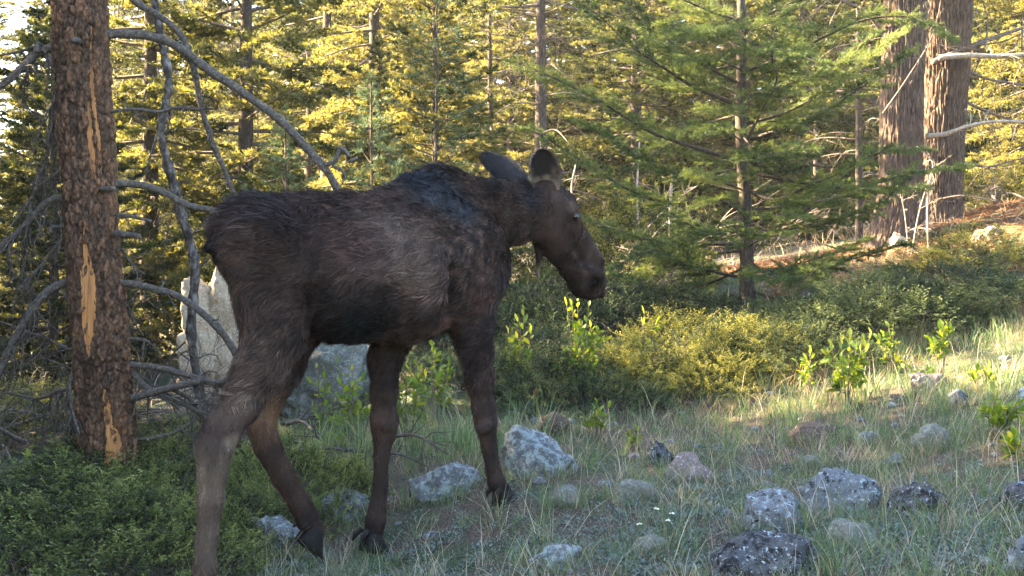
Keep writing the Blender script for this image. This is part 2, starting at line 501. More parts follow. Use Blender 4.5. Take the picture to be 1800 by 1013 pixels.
# distance field in the moose's own frame (h, u, z)
Bm = np.stack([Hd, Ud, np.array([0, 0, 1.0])], 1)
loc = lambda p: (np.asarray(p) - HIPC) @ Bm
RES = 0.0095
lo = np.array([-0.62, -0.62, -1.45]); hi = np.array([2.08, 0.62, 0.66])
nn = np.ceil((hi - lo) / RES).astype(int)
D = np.full(nn, 1.0, np.float32)
gx = [lo[i] + RES * np.arange(nn[i]) for i in range(3)]
for a, b_, ra, rb, k, s in PRIMS:
    A = loc(a); B = loc(b_); pad = k + 0.06
    mn = np.minimum(A - ra * max(1, s), B - rb * max(1, s)) - pad; mxx = np.maximum(A + ra * max(1, s), B + rb * max(1, s)) + pad
    i0 = np.clip(((mn - lo) / RES).astype(int), 0, nn - 1); i1 = np.clip(((mxx - lo) / RES).astype(int) + 2, 1, nn)
    X = gx[0][i0[0]:i1[0]][:, None, None]; Yv = gx[1][i0[1]:i1[1]][None, :, None]; Z = gx[2][i0[2]:i1[2]][None, None, :]
    AB = B - A; c = AB.copy(); L2 = c @ c + 1e-9
    t = np.clip(((X - A[0]) * c[0] + (Yv - A[1]) * c[1] + (Z - A[2]) * c[2]) / L2, 0, 1)
    q0 = X - (A[0] + t * c[0]); q1 = (Yv - (A[1] + t * c[1])) / s; q2 = Z - (A[2] + t * c[2])
    d = (np.sqrt(q0 ** 2 + q1 ** 2 + q2 ** 2) - (ra + t * (rb - ra))).astype(np.float32)
    if s < 1:
        ln = np.sqrt(q0 ** 2 + q1 ** 2 + q2 ** 2) + 1e-6
        d = d * np.sqrt((q0 ** 2 + (q1 * s) ** 2 + q2 ** 2)) / ln
    sub = D[i0[0]:i1[0], i0[1]:i1[1], i0[2]:i1[2]]
    h = np.clip(k - np.abs(sub - d), 0, k) / k
    D[i0[0]:i1[0], i0[1]:i1[1], i0[2]:i1[2]] = np.minimum(sub, d) - h * h * k * 0.25

for a, b_, ra, rb, k, s in CUTS:      # smooth hollows: nostril, mouth, eye socket, ear base
    A = loc(a); B = loc(b_); pad = k + 0.03
    mn = np.minimum(A - ra, B - rb) - pad; mxx = np.maximum(A + ra, B + rb) + pad
    i0 = np.clip(((mn - lo) / RES).astype(int), 0, nn - 1); i1 = np.clip(((mxx - lo) / RES).astype(int) + 2, 1, nn)
    X = gx[0][i0[0]:i1[0]][:, None, None]; Yv = gx[1][i0[1]:i1[1]][None, :, None]; Z = gx[2][i0[2]:i1[2]][None, None, :]
    c = B - A; L2 = c @ c + 1e-9
    t = np.clip(((X - A[0]) * c[0] + (Yv - A[1]) * c[1] + (Z - A[2]) * c[2]) / L2, 0, 1)
    d = np.sqrt((X - A[0] - t * c[0]) ** 2 + (Yv - A[1] - t * c[1]) ** 2 + (Z - A[2] - t * c[2]) ** 2) - (ra + t * (rb - ra))
    sub = D[i0[0]:i1[0], i0[1]:i1[1], i0[2]:i1[2]]
    h = np.clip(k - np.abs(sub + d), 0, k) / k
    D[i0[0]:i1[0], i0[1]:i1[1], i0[2]:i1[2]] = np.maximum(sub, -d) + h * h * k * 0.25

def surface_nets(D, lo, res):
    S = D < 0
    nx_, ny_, nz_ = D.shape
    cnt = np.zeros((nx_ - 1, ny_ - 1, nz_ - 1), np.int8)
    for dx in (0, 1):
        for dy in (0, 1):
            for dz in (0, 1):
                cnt += S[dx:nx_ - 1 + dx, dy:ny_ - 1 + dy, dz:nz_ - 1 + dz]
    act = (cnt > 0) & (cnt < 8)
    idx = np.argwhere(act)
    vid = np.full(act.shape, -1, np.int64); vid[act] = np.arange(len(idx))
    acc = np.zeros((len(idx), 3)); num = np.zeros(len(idx))
    cor = [(a, b, c) for a in (0, 1) for b in (0, 1) for c in (0, 1)]
    for i, ca in enumerate(cor):
        for cb in cor[i + 1:]:
            if sum(abs(p - q) for p, q in zip(ca, cb)) != 1: continue
            va = D[tuple((idx + ca).T)]; vb = D[tuple((idx + cb).T)]
            m_ = (va < 0) != (vb < 0)
            t = np.where(m_, va / (va - vb + 1e-12), 0)
            p = np.array(ca)[None] + t[:, None] * (np.array(cb) - np.array(ca))[None]
            acc[m_] += p[m_]; num[m_] += 1
    V = lo + res * (idx + acc / num[:, None])
    Q = []
    for ax in range(3):
        o1, o2 = [(1, 2), (2, 0), (0, 1)][ax]
        sl0 = [slice(1, -1)] * 3; sl1 = [slice(1, -1)] * 3
        sl0[ax] = slice(0, -1); sl1[ax] = slice(1, None)
        a = S[tuple(sl0)]; b = S[tuple(sl1)]
        e = np.argwhere(a != b)
        flip = a[tuple(e.T)]
        base = e + 1; base[:, ax] -= 1
        e1 = np.zeros(3, int); e1[o1] = 1; e2 = np.zeros(3, int); e2[o2] = 1
        sh = np.array(act.shape)
        ok = (base < sh).all(1) & ((base - e1 - e2) >= 0).all(1)
        base = base[ok]; flip = flip[ok]
        q = np.stack([vid[tuple(base.T)], vid[tuple((base - e1).T)], vid[tuple((base - e1 - e2).T)], vid[tuple((base - e2).T)]], 1)
        q[flip] = q[flip]
        q[~flip] = q[~flip][:, ::-1]
        Q.append(q[(q >= 0).all(1)])
    return V, np.concatenate(Q)
V, Q = surface_nets(D, lo, RES)
# relax
for it in range(4):
    s_ = np.zeros_like(V); c_ = np.zeros(len(V))
    for a, b in ((0, 1), (1, 2), (2, 3), (3, 0)):
        np.add.at(s_, Q[:, a], V[Q[:, b]]); np.add.at(c_, Q[:, a], 1)
        np.add.at(s_, Q[:, b], V[Q[:, a]]); np.add.at(c_, Q[:, b], 1)
    V = V * 0.45 + 0.55 * s_ / np.maximum(c_, 1)[:, None]
V = HIPC + V @ Bm.T

def vnormals(V, Q):
    fn = np.cross(V[Q[:, 2]] - V[Q[:, 0]], V[Q[:, 3]] - V[Q[:, 1]])
    nrm = np.zeros_like(V)
    for k in range(4): np.add.at(nrm, Q[:, k], fn)
    return norm(nrm)
Nv = vnormals(V, Q)
# small muscle and hide relief
amp = np.clip((V[:, 2] + 0.75) / 0.3, 0.25, 1)
V = V + Nv * ((0.010 * fbm((V - HIPC) @ Bm * [1, 1, 0.7], 7, 3, 3) + 0.004 * fbm((V - HIPC) @ Bm * [1, 1, .5], 30, 2, 8)) * amp)[:, None]

# ears: cupped leaves with thickness, joined into the body mesh
def ear(base, tip, width, open_dir, cup=0.35, thick=0.012, n=26, m_=14):
    base = np.asarray(base); tip = np.asarray(tip); ax = tip - base; L = np.linalg.norm(ax); ax = ax / L
    o_ = np.asarray(open_dir, float); o_ = norm(o_ - ax * (o_ @ ax)); sd = np.cross(ax, o_)
    t = np.linspace(0, 1, n); prof = width * 0.5 * np.sqrt(np.clip(1 - t ** 3.2, 0.002, 1)) * (0.60 + 0.40 * np.clip(t / .38, 0, 1) ** .8)
    u = np.linspace(-1, 1, m_)
    out = []
    for side in (1, -1):
        th = thick * (1 - u ** 2)[None] * (1 - 0.7 * t)[:, None] * side * 0.5
        x = prof[:, None] * np.sin(u * 1.25)[None] / np.sin(1.25)
        dpt = -cup * prof[:, None] * (np.cos(u * 1.25)[None] - np.cos(1.25)) * (1.6 - t)[:, None] * 1.3
        P = base + ax * (t * L)[:, None, None] + sd * x[..., None] + o_ * (dpt + th)[..., None]
        out.append(P.reshape(-1, 3))
    i, j = np.meshgrid(np.arange(n - 1), np.arange(m_ - 1), indexing='ij'); b0 = (i * m_ + j).ravel()
    q = np.stack([b0, b0 + 1, b0 + m_ + 1, b0 + m_], 1)
    Q2 = np.vstack([q[:, ::-1], q + n * m_])
    inner = np.concatenate([np.ones(n * m_), np.zeros(n * m_)]); uu = np.tile(np.abs(u), n * 2); tt = np.tile(np.repeat(t, m_), 2)
    return np.vstack(out), Q2, inner, uu, tt
cam_dir = lambda p: norm(-np.asarray(p))
eb1 = W(966, 338, HY - .10); et1 = W(950, 262, HY - .13)
E1 = ear(eb1, et1, 0.180, cam_dir(eb1) + np.array([0.30, 0, 0.0]), cup=0.75)
eb2 = W(934, 333, HY + .02); et2 = W(846, 272, HY + .07)
E2 = ear(eb2, et2, 0.150, np.array([0.25, 0.9, 0.35]), cup=0.35)
nb = len(V)
V2 = np.vstack([V, E1[0], E2[0]])
Q2 = np.vstack([Q, E1[1] + nb, E2[1] + nb + len(E1[0])])
earmask = np.concatenate([np.zeros(nb), np.ones(len(E1[0])), np.ones(len(E2[0])) * 2])
inner = np.concatenate([np.zeros(nb), E1[2], E2[2]]); euu = np.concatenate([np.zeros(nb), E1[3], E2[3]]); ett = np.concatenate([np.zeros(nb), E1[4], E2[4]])

# coat colours by hide patch (linear values); the belly also carries painted shade
def s2l(r, g, b):
    c = np.array([r, g, b]) / 255.0
    return np.where(c <= 0.04045, c / 12.92, ((c + 0.055) / 1.055) ** 2.4)
BASE = np.array([0.034, 0.0252, 0.0212])
PATCH = [  # px, py, side, radius (m), colour, strength
    (470,380,0,.28,(.020,.0165,.0185),.8),(560,360,-.1,.20,(.034,.023,.019),.6),(650,365,-.1,.15,(.050,.034,.027),.6),
    (390,440,0,.12,(.010,.009,.012),.9),
    (690,430,-.28,.24,(.080,.067,.060),.8),(640,430,-.28,.2,(.055,.042,.040),.7),(740,480,-.28,.20,(.080,.066,.060),.75),(600,400,-.28,.16,(.040,.028,.025),.5),
    (765,345,-.1,.22,(.021,.0235,.028),1.0),(800,380,-.15,.15,(.021,.023,.027),.9),(745,320,-.05,.10,(.024,.028,.037),.8),(860,325,0,.12,(.012,.010,.010),.7),
    (630,560,-.15,.24,(.006,.005,.0055),.95),(560,540,-.2,.12,(.010,.008,.008),.6),  # belly: dark fur with its shade painted in
    (480,560,-.2,.24,(.034,.025,.021),.7),(446,630,-.2,.20,(.056,.045,.038),.7),
    (412,712,-.2,.15,(.066,.055,.047),.7),(372,840,-.17,.2,(.073,.062,.052),.85),(362,960,-.17,.18,(.070,.060,.050),.85),
    (400,775,-.2,.06,(.10,.085,.072),.7),
    (462,730,.15,.18,(.075,.053,.038),.9),(500,830,.15,.12,(.046,.033,.026),.8),(540,910,.15,.10,(.020,.013,.011),.9),
    (675,640,.15,.14,(.020,.0150,.0132),.8),(675,740,.15,.12,(.050,.036,.030),.8),(668,840,.15,.12,(.026,.0190,.0155),.8),(660,930,.15,.09,(.013,.008,.008),.9),
    (835,600,-.15,.16,(.018,.013,.014),.8),(852,740,-.14,.12,(.030,.022,.0185),.7),(866,810,-.14,.1,(.018,.0132,.0112),.8),(880,860,-.14,.09,(.011,.008,.008),.9),
    (770,555,-.12,.09,(.15,.098,.088),.8),(830,520,-.2,.14,(.055,.036,.029),.8),(840,470,-.2,.12,(.046,.033,.030),.6),
    (900,390,0,.14,(.040,.030,.025),.7),(925,350,-.05,.10,(.024,.025,.030),.8)]
def coat_col(P, tone):
    n_ = len(P); Lp = loc(P)
    c = np.tile(BASE, (n_, 1)); wob = 0.05 * np.stack([fbm(Lp, 9, 3, 41 + k) for k in range(3)], 1)
    Pw = P + wob
    for px, py, sd, r, col, st in PATCH:
        q = W(px, py, body_Y(px, sd)); d = np.linalg.norm(Pw - q, axis=1) / r
        w_ = (st * np.clip(1 - d, 0, 1) ** 0.8)[:, None]
        w_ = np.clip(w_ * 1.5, 0, st)
        c = c * (1 - w_) + np.array(col) * w_
    # head
    hd = [(1000,400,.03,.16,(.040,.029,.024),.8),(1035,440,.2,.09,(.070,.050,.040),.6),(1030,490,.2,.08,(.036,.026,.023),.8),(1022,480,.12,.045,(.11,.08,.058),.7),
          (965,400,-.03,.12,(.040,.029,.025),.5),(1046,498,.13,.05,(.010,.008,.008),.95),(1022,512,.06,.05,(.018,.013,.012),.8),(1016,386,-.05,.035,(.012,.009,.008),.9),(1005,366,-.06,.045,(.085,.065,.050),.6),(1032,470,.1,.035,(.012,.009,.009),.6),(946,480,.02,.05,(.10,.085,.07),.9)]
    for px, py, dd, r, col, st in hd:
        q = W(px, py, HY + dd); d = np.linalg.norm(P - q, axis=1) / r
        w_ = np.clip(st * np.clip(1 - d, 0, 1) * 1.6, 0, st)[:, None]
        c = c * (1 - w_) + np.array(col) * w_
    # shedding mottles: dark short-haired spots on the lighter winter coat near shoulder and neck
    hm_ = np.clip((Lp[:, 0] - .95) / .1, 0, 1); c = c * (1 + hm_ * (.35 * fbm(Lp, 20, 3, 90) + .25 * fbm(Lp, 7, 2, 91)))[:, None]
    f1, f2, cid = worley(Lp, 30, 4)
    sh = loc(W(815, 420, body_Y(815, -.15)))
    near = np.clip(1.25 - np.linalg.norm((Lp - sh) * [1, .5, 1], axis=1) / 0.26, 0, 1)
    spot = near * (cid > 0.45) * (f1 < 0.55)
    c = c * (1 + 0.6 * spot * np.where(cid > 0.75, 1.5, -1.0))[:, None]
    c = c * (1 + 0.30 * fbm(Lp * [1, 1, .5], 16, 3, 77) + 0.5 * tone)[:, None]
    mu_ = 0.033
    c = mu_ * (c / mu_) ** 1.6 * np.array([.73, .655, .595])
    return np.clip(c, 0.002, 0.5)
col = coat_col(V2, np.zeros(len(V2)))
# ears
em = earmask > 0
edge = np.clip((euu - 0.72) / 0.28, 0, 1)
ecol = np.where(inner[:, None] > 0.5, np.array([0.016, 0.010, 0.008]), np.array([0.020, 0.021, 0.026]))
fz = fbm(V2, 28, 3, 5)
lightfur = ((inner > 0.5) & (ett < 0.42) & (fz > -0.15)) | ((inner > 0.5) & (euu > 0.6) & (fz > 0.05))
lw = np.clip((.54 - ett) * 2.6 + 1.3 * fz + .5 * (euu - .5), 0, 1) * (inner > .5) * .85
ecol = ecol * (1 - lw[:, None]) + np.array([0.15, 0.105, 0.062]) * lw[:, None]
ecol = ecol * (1 - edge[:, None] * 0.7) + np.array([0.13, 0.10, 0.075]) * edge[:, None] * 0.7
col[em] = ecol[em]

mm, n, l = new_mat("moose_hide")
a_ = n.new("ShaderNodeAttribute"); a_.attribute_name = "coat"
b = n.new("ShaderNodeBsdfPrincipled"); l.new(a_.outputs['Color'], b.inputs['Base Color'])
b.inputs['Roughness'].default_value = 0.8; b.inputs['Specular IOR Level'].default_value = 0.2
o = n.new("ShaderNodeOutputMaterial"); l.new(b.outputs[0], o.inputs[0])
mh, n, l = new_mat("moose_hair")
a_ = n.new("ShaderNodeAttribute"); a_.attribute_name = "coat"
b = n.new("ShaderNodeBsdfPrincipled"); l.new(a_.outputs['Color'], b.inputs['Base Color'])
b.inputs['Roughness'].default_value = 0.55; b.inputs['Specular IOR Level'].default_value = 0.2
o = n.new("ShaderNodeOutputMaterial"); l.new(b.outputs[0], o.inputs[0])

foot = W(600, 1000, 6.1)
moose = thing("moose", "dark brown moose without antlers walking to the right past the dead-branched pine", "moose", tuple(foot))
moose_inv = Vector(foot)
body = obj("body", make_mesh("moose_body", V2 - foot, Q2, mm, True, {"coat": col}), moose)

# hair
g = rng(7)
tri = np.vstack([Q2[:, [0, 1, 2]], Q2[:, [0, 2, 3]]])
ar = np.linalg.norm(np.cross(V2[tri[:, 1]] - V2[tri[:, 0]], V2[tri[:, 2]] - V2[tri[:, 0]]), axis=1)
N2 = vnormals(V2, Q2)
face = g.choice(len(tri), 330000, p=ar / ar.sum())
r1 = g.rand(len(face)); r2 = g.rand(len(face)); fl = r1 + r2 > 1; r1[fl] = 1 - r1[fl]; r2[fl] = 1 - r2[fl]
w3 = np.stack([1 - r1 - r2, r1, r2], 1)[..., None]
P = (V2[tri[face]] * w3).sum(1); Nn = norm((N2[tri[face]] * w3).sum(1)); Cc = (col[tri[face]] * w3).sum(1)
isear = earmask[tri[face, 0]]; inn = inner[tri[face, 0]]
# skip the sides that the hide hides anyway, keep a rim of them
vis = (Nn * norm(-P)).sum(1) > -0.45
P, Nn, Cc, isear, inn = P[vis], Nn[vis], Cc[vis], isear[vis], inn[vis]
LP = loc(P)
hh, zz = LP[:, 0], P[:, 2]
leg = np.clip((-0.42 - zz) / 0.15, 0, 1)
headm = np.clip((hh - 1.50) / 0.12, 0, 1)
flow = -Hd * (1 - 0.85 * leg)[:, None] + np.array([0, 0, -1.0]) * (0.28 + 0.9 * leg + 0.4 * np.clip((0.15 - zz) / 0.5, 0, 1))[:, None]
hdir = norm(W(960, 345, HY) - W(1035, 500, HY + .25))
flow = flow * (1 - headm)[:, None] + hdir * headm[:, None] + headm[:, None] * 0.2 * np.array([0, 0, -1])
flow = np.where((isear > 0)[:, None], np.where((isear == 1)[:, None], norm(et1 - eb1), norm(et2 - eb2)), flow)
sw = np.stack([vnoise(LP, 6, 61), vnoise(LP, 6, 62), vnoise(LP, 6, 63)], 1)
flow = flow + 0.55 * sw * (1 - leg)[:, None] + 0.22 * g.randn(len(P), 3)
flow = norm(flow - Nn * (flow * Nn).sum(1, keepdims=True))
tuft = 0.5 + 0.5 * vnoise(LP, 22, 88)
lift = 0.20 + 0.25 * g.rand(len(P)) * tuft
lift = np.where(isear > 0, .25 + .5 * g.rand(len(P)), lift)
Dh = norm(flow + Nn * lift[:, None])
Lh = 0.020 + 0.022 * tuft
Lh = Lh * (1 - 0.45 * leg) * (1 - 0.5 * headm)
rump = np.exp(-((hh + 0.05) / 0.35) ** 2) * np.clip((zz - 0.1) / 0.2, 0, 1)
mane = np.exp(-((hh - 1.05) / 0.42) ** 2) * np.clip((zz - 0.36) / 0.12, 0, 1)
Lh = Lh * (1 + 0.5 * rump + 0.35 * mane)
smooth_sh = np.exp(-(((LP - loc(W(775, 370, body_Y(775, -.15)))) ** 2).sum(1)) / 0.14 ** 2)
Lh = Lh * (1 - 0.6 * smooth_sh)
Lh = Lh * (1 - 0.5 * np.exp(-(((LP - loc(W(815, 430, body_Y(815, -.15)))) ** 2).sum(1)) / 0.2 ** 2))
Lh = np.where(isear > 0, 0.016, Lh); Lh = np.where((isear > 0) & (inn > 0.5), 0.026, Lh)
Lh = Lh * (0.7 + 0.6 * g.rand(len(P)))
tail_ = (hh < -0.22) & (zz > 0.05)
Vh, Th = needles(P - Nn * 0.002, Dh, Lh, 0.0026, g)
# long guard hairs in clumps over back, rump, flank and mane
body_m = (leg < .6) & (headm < .2) & (isear == 0)
gi = np.where(body_m)[0]; gi = gi[g.rand(len(gi)) < .24 * np.clip(.35 + tuft[gi] + .8 * rump[gi] + .8 * mane[gi], 0, 1.6)]
P_, N_, C_, L_ = P[gi], Nn[gi], Cc[gi], LP[gi]
cl = np.stack([vnoise(L_, 14, 301), vnoise(L_, 14, 302), vnoise(L_, 14, 303)], 1)
f_ = flow[gi] + .75 * cl; f_ = norm(f_ - N_ * (f_ * N_).sum(1, keepdims=True))
L_ = LP[gi]
Dg = norm(f_ + N_ * (.14 + .24 * g.rand(len(gi)))[:, None]); Lg = Lh[gi] * (1.1 + .6 * g.rand(len(gi))) * np.where(L_[:, 0] > 1.05, .6, 1)
mul = np.exp(0.50 * g.randn(len(P)) + 0.65 * vnoise(LP * [.45, 1, 1], 38, 5) * (1 - leg) + 0.6 * vnoise(LP * [1, 1, .35], 55, 6) * leg + .25 * vnoise(LP, 12, 12) + (.55 * vnoise(LP, 60, 21) + .35 * vnoise(LP, 28, 22)) * np.clip((hh - .95) / .1, 0, 1))
tipc = np.clip(Cc * mul[:, None] * 1.45, 0.002, 0.6); basec = np.clip(Cc * mul[:, None] * 0.8, 0.002, 0.6)
Ch = np.stack([basec, basec, tipc], 1).reshape(-1, 3)
mg = np.exp(.55 * g.randn(len(gi)) + .7 * vnoise(L_ * [.45, 1, 1], 30, 333))
Vg, Tg = needles(P_, Dg, Lg, .0034, g); Cg = np.clip(np.repeat(C_ * mg[:, None], 3, 0) * np.tile([[.8], [.8], [1.55]], (len(gi), 1)), .002, .5)
Th = np.vstack([Th, Tg + len(Vh)]); Vh = np.vstack([Vh, Vg]); Ch = np.vstack([Ch, Cg])
obj("coat", make_mesh("moose_coat", Vh - foot, Th, mh, False, {"coat": Ch}), moose, kind="stuff")

# hooves, eye, nostril
mhoof, n, l = new_mat("hoof_horn")
b = n.new("ShaderNodeBsdfPrincipled"); b.inputs['Base Color'].default_value = (0.010, 0.008, 0.007, 1); b.inputs['Specular IOR Level'].default_value = 0.2; b.inputs['Roughness'].default_value = 0.8
o = n.new("ShaderNodeOutputMaterial"); l.new(b.outputs[0], o.inputs[0])
def hoof(top, fwd, tilt=0.0, sc=1.2):
    """two pointed toes side by side and two dew claws behind"""
    top = np.asarray(top); fwd = norm(np.asarray(fwd, float)); side = norm(np.cross(fwd, [0, 0, 1.0])); up = np.cross(side, fwd)
    G = Geo()
    for s in (-1, 1):
        secs = []
        for t, (f0, f1, hgt, w) in enumerate([(-.040, .028, 0, .020), (-.042, .050, -.030, .023), (-.042, .075, -.058, .025), (-.040, .100, -.078, .024)]):
            th = np.linspace(0, 2 * np.pi, 10, endpoint=False)
            cx = (f0 + f1) / 2; rx = (f1 - f0) / 2
            ex = np.cos(th); ey = np.sin(th)
            taper = 1 - 0.55 * np.clip(ex, 0, 1) ** 2
            secs.append([top + sc * (fwd * (cx + rx * a) + side * (s * .024 + w * b_ * tp) + up * hgt) for a, b_, tp in zip(ex, ey, taper)])
        Vv = np.array(secs).reshape(-1, 3)
        q = [[k * 10 + j, k * 10 + (j + 1) % 10, (k + 1) * 10 + (j + 1) % 10, (k + 1) * 10 + j] for k in range(3) for j in range(10)]
        Vv = np.vstack([Vv, Vv[:10].mean(0), Vv[-10:].mean(0)])
        tr = [[(j + 1) % 10, j, 40] for j in range(10)] + [[30 + j, 30 + (j + 1) % 10, 41] for j in range(10)]
        G.add(Vv, tr, q)
        Vd, Td, Qd = tube([top + sc * (fwd * -.045 + side * s * .026 + up * .010), top + sc * (fwd * -.068 + side * s * .032 + up * -.020), top + sc * (fwd * -.070 + side * s * .032 + up * -.045)], [.014, .013, .005], 6)
        G.add(Vd, Td, Qd)
    G.v = [v - foot for v in G.v]
    return G.mesh("hoof", mhoof, True)
fdn = np.array([0.8, 0.6, 0.15])
obj("hoof", hoof(W(887, 862, body_Y(887, -.14)), [.8, .6, -.12]), moose)
obj("hoof", hoof(W(657, 938, body_Y(657, .15)), [.8, .6, -.25]), moose)
obj("hoof", hoof(W(374, 1030, body_Y(374, -.17)), [.8, .6, .0]), moose)
obj("hoof", hoof(W(556, 930, body_Y(556, .15)), [.65, .5, -.75]), moose)
def ball(c, r, seg_=12, sq=(1, 1, 1)):
    G = Geo(); th = np.linspace(0, np.pi, seg_); ph = np.linspace(0, 2 * np.pi, seg_, endpoint=False)
    Vv = np.array([[np.sin(a) * np.cos(b_) * sq[0], np.sin(a) * np.sin(b_) * sq[1], np.cos(a) * sq[2]] for a in th for b_ in ph]) * r + c
    q = [[i * seg_ + j, i * seg_ + (j + 1) % seg_, (i + 1) * seg_ + (j + 1) % seg_, (i + 1) * seg_ + j] for i in range(seg_ - 1) for j in range(seg_)]
    G.add(Vv, None, q); return G
meye, n, l = new_mat("moose_eye")
b = n.new("ShaderNodeBsdfPrincipled"); b.inputs['Base Color'].default_value = (0.006, 0.004, 0.003, 1); b.inputs['Roughness'].default_value = 0.08
o = n.new("ShaderNodeOutputMaterial"); l.new(b.outputs[0], o.inputs[0])
# sits on the skin: find the body vertex nearest to the eye's sight line
def on_skin(px, py):
    d_ = norm(W(px, py, 1.0)); t_ = V @ d_; off = np.linalg.norm(V - t_[:, None] * d_, axis=1)
    c_ = np.where(off < 0.014)[0]
    if len(c_) == 0: return V[np.argmin(off)]
    return V[c_[np.argmin(t_[c_])]]
ep = on_skin(1014, 385)
G = ball(ep - foot - np.array([0, -.006, 0]), 0.019); obj("eye", G.mesh("eye", meye, True), moose)
npx = on_skin(1047, 498)
G = ball(npx - foot + np.array([0, .008, 0]), 0.012, 10, (1.0, .6, 1.5)); obj("nostril", G.mesh("nostril", mhoof, True), moose)
# ------------------------------------------------------------------ tree builders
GREENS = [(0.0, (0.016, 0.025, 0.012)), (0.35, (0.045, 0.070, 0.027)), (0.65, (0.085, 0.120, 0.040)), (1.0, (0.150, 0.180, 0.060))]
m_needle = leaf_mat("fir_needles", GREENS, trans=0.38, tcol=(1.35, 1.3, 0.6))
m_needle_far = leaf_mat("far_needles", [(0.0, (0.014, 0.020, 0.009)), (0.4, (0.040, 0.052, 0.018)), (0.7, (0.095, 0.102, 0.034)), (1.0, (0.19, 0.18, 0.070))], trans=0.45, tcol=(1.55, 1.40, 0.72), objvar=0.7)
m_blue = leaf_mat("pine_needles", [(0.0, (0.018, 0.034, 0.020)), (0.5, (0.042, 0.074, 0.042)), (1.0, (0.095, 0.135, 0.070))], trans=0.35, tcol=(1.25, 1.2, 0.7))
m_bark = bark_mat("fir_bark", [(0.3, (0.022, 0.017, 0.014)), (0.55, (0.07, 0.054, 0.043)), (0.75, (0.16, 0.13, 0.105))], scale=(60, 60, 14), dist=0.008)
m_twig = bark_mat("dead_twig_bark", [(0.3, (0.06, 0.045, 0.038)), (0.6, (0.15, 0.12, 0.10)), (0.8, (0.27, 0.23, 0.20))], scale=(40, 40, 40), dist=0.004, detail=4)
m_bigbark = bark_mat("furrowed_bark", [(0.3, (0.025, 0.018, 0.014)), (0.5, (0.085, 0.060, 0.045)), (0.75, (0.20, 0.15, 0.115))], scale=(45, 45, 7), dist=0.02, bump=0.9)

def foliage(Gw, Gn, pts, r0, g, tw=0.42, dens=220, nl=0.026, nw=0.0022, start=0.15, step=0.05, sub=7, droop=0.12, tbase=0.5, up=0.0, sides=4):
    """a limb along pts with side twigs, sub-twigs and needles"""
    n = max(6, int(len(pts) * 4))
    S = spline(pts, n)
    Ls = np.concatenate([[0], np.cumsum(np.linalg.norm(np.diff(S, axis=0), axis=1))]); L = Ls[-1]
    R = np.linspace(r0, r0 * 0.18, n)
    v, t3, q = tube(S, R, sides, True, 0.25, g.randint(9999)); Gw.add(v, t3, q, 0.4)
    k = max(2, int(L * (1 - start) / step))
    s = L * (start + (1 - start) * (np.arange(k) + g.rand(k)) / k)
    P = np.stack([np.interp(s, Ls, S[:, i]) for i in range(3)], 1)
    T = norm(np.stack([np.interp(s, Ls, np.gradient(S[:, i])) for i in range(3)], 1))
    sd = norm(np.cross(T, [0, 0, 1.0]) + 1e-6)
    sgn = np.where(np.arange(k) % 2 == 0, 1, -1)[:, None]
    fr = s / L
    ang = np.radians(38 + 22 * g.rand(k))[:, None]
    D1 = T * np.cos(ang) + sd * sgn * np.sin(ang) + np.array([0, 0, 1.0]) * ((g.rand(k) - 0.45) * 0.5 + up)[:, None]
    D1 = norm(D1)
    L1 = tw * (1.15 - fr) ** 0.7 * np.clip(fr / 0.25 + 0.3, 0, 1) * (0.55 + 0.7 * g.rand(k))
    # tips of the limb itself
    P = np.vstack([P, S[-2:-1]]); D1 = np.vstack([D1, T[-1:]]); L1 = np.append(L1, tw * 0.45); k += 1
    tints = tbase + 0.16 * g.randn(k)
    # level-1 twigs as thin strips
    E1 = P + D1 * L1[:, None] + np.array([0, 0, -1.0]) * (droop * L1)[:, None]
    wv = norm(np.cross(D1, g.randn(k, 3))) * 0.0028
    v = np.stack([P - wv, P + wv, E1], 1).reshape(-1, 3); Gw.add(v, np.arange(3 * k).reshape(-1, 3), None, 0.35)
    # level-2
    kk = np.repeat(np.arange(k), sub)
    f2 = (np.tile(np.arange(sub), k) + g.rand(k * sub)) / sub
    P2 = P[kk] + (E1[kk] - P[kk]) * (0.18 + 0.82 * f2)[:, None]
    n2 = norm(np.cross(D1, [0, 0, 1.0]) + 1e-6)
    s2 = np.where(np.tile(np.arange(sub), k) % 2 == 0, 1, -1)[:, None]
    D2 = norm(D1[kk] * 0.75 + n2[kk] * s2 * 0.6 + 0.28 * g.randn(len(kk), 3))
    L2 = L1[kk] * 0.38 * (1.15 - f2) * (0.6 + 0.8 * g.rand(len(kk))) + 0.012
    # needles on both levels
    A = np.vstack([P + (E1 - P) * 0.25, P2]); Dd = np.vstack([norm(E1 - P), D2]); LL = np.concatenate([L1 * 0.75, L2]); tt = np.concatenate([tints, tints[kk] + 0.06])
    cnt = np.maximum(3, (LL * dens).astype(int)); id_ = np.repeat(np.arange(len(A)), cnt)
    u = g.rand(len(id_))
    Pn = A[id_] + Dd[id_] * (u * LL[id_])[:, None]
    rnd = norm(g.randn(len(id_), 3)); rnd = norm(rnd - Dd[id_] * (rnd * Dd[id_]).sum(1, keepdims=True))
    Dn = norm(Dd[id_] * 0.75 + rnd * 0.75 + np.array([0, 0, 0.12]))
    v, t3 = needles(Pn, Dn, nl * (0.7 + 0.5 * g.rand(len(id_))), nw, g)
    ti = tt[id_] + 0.10 * g.randn(len(id_)) + 0.18 * (u > 0.75)
    Gn.add(v, t3, None, np.repeat(ti, 3))

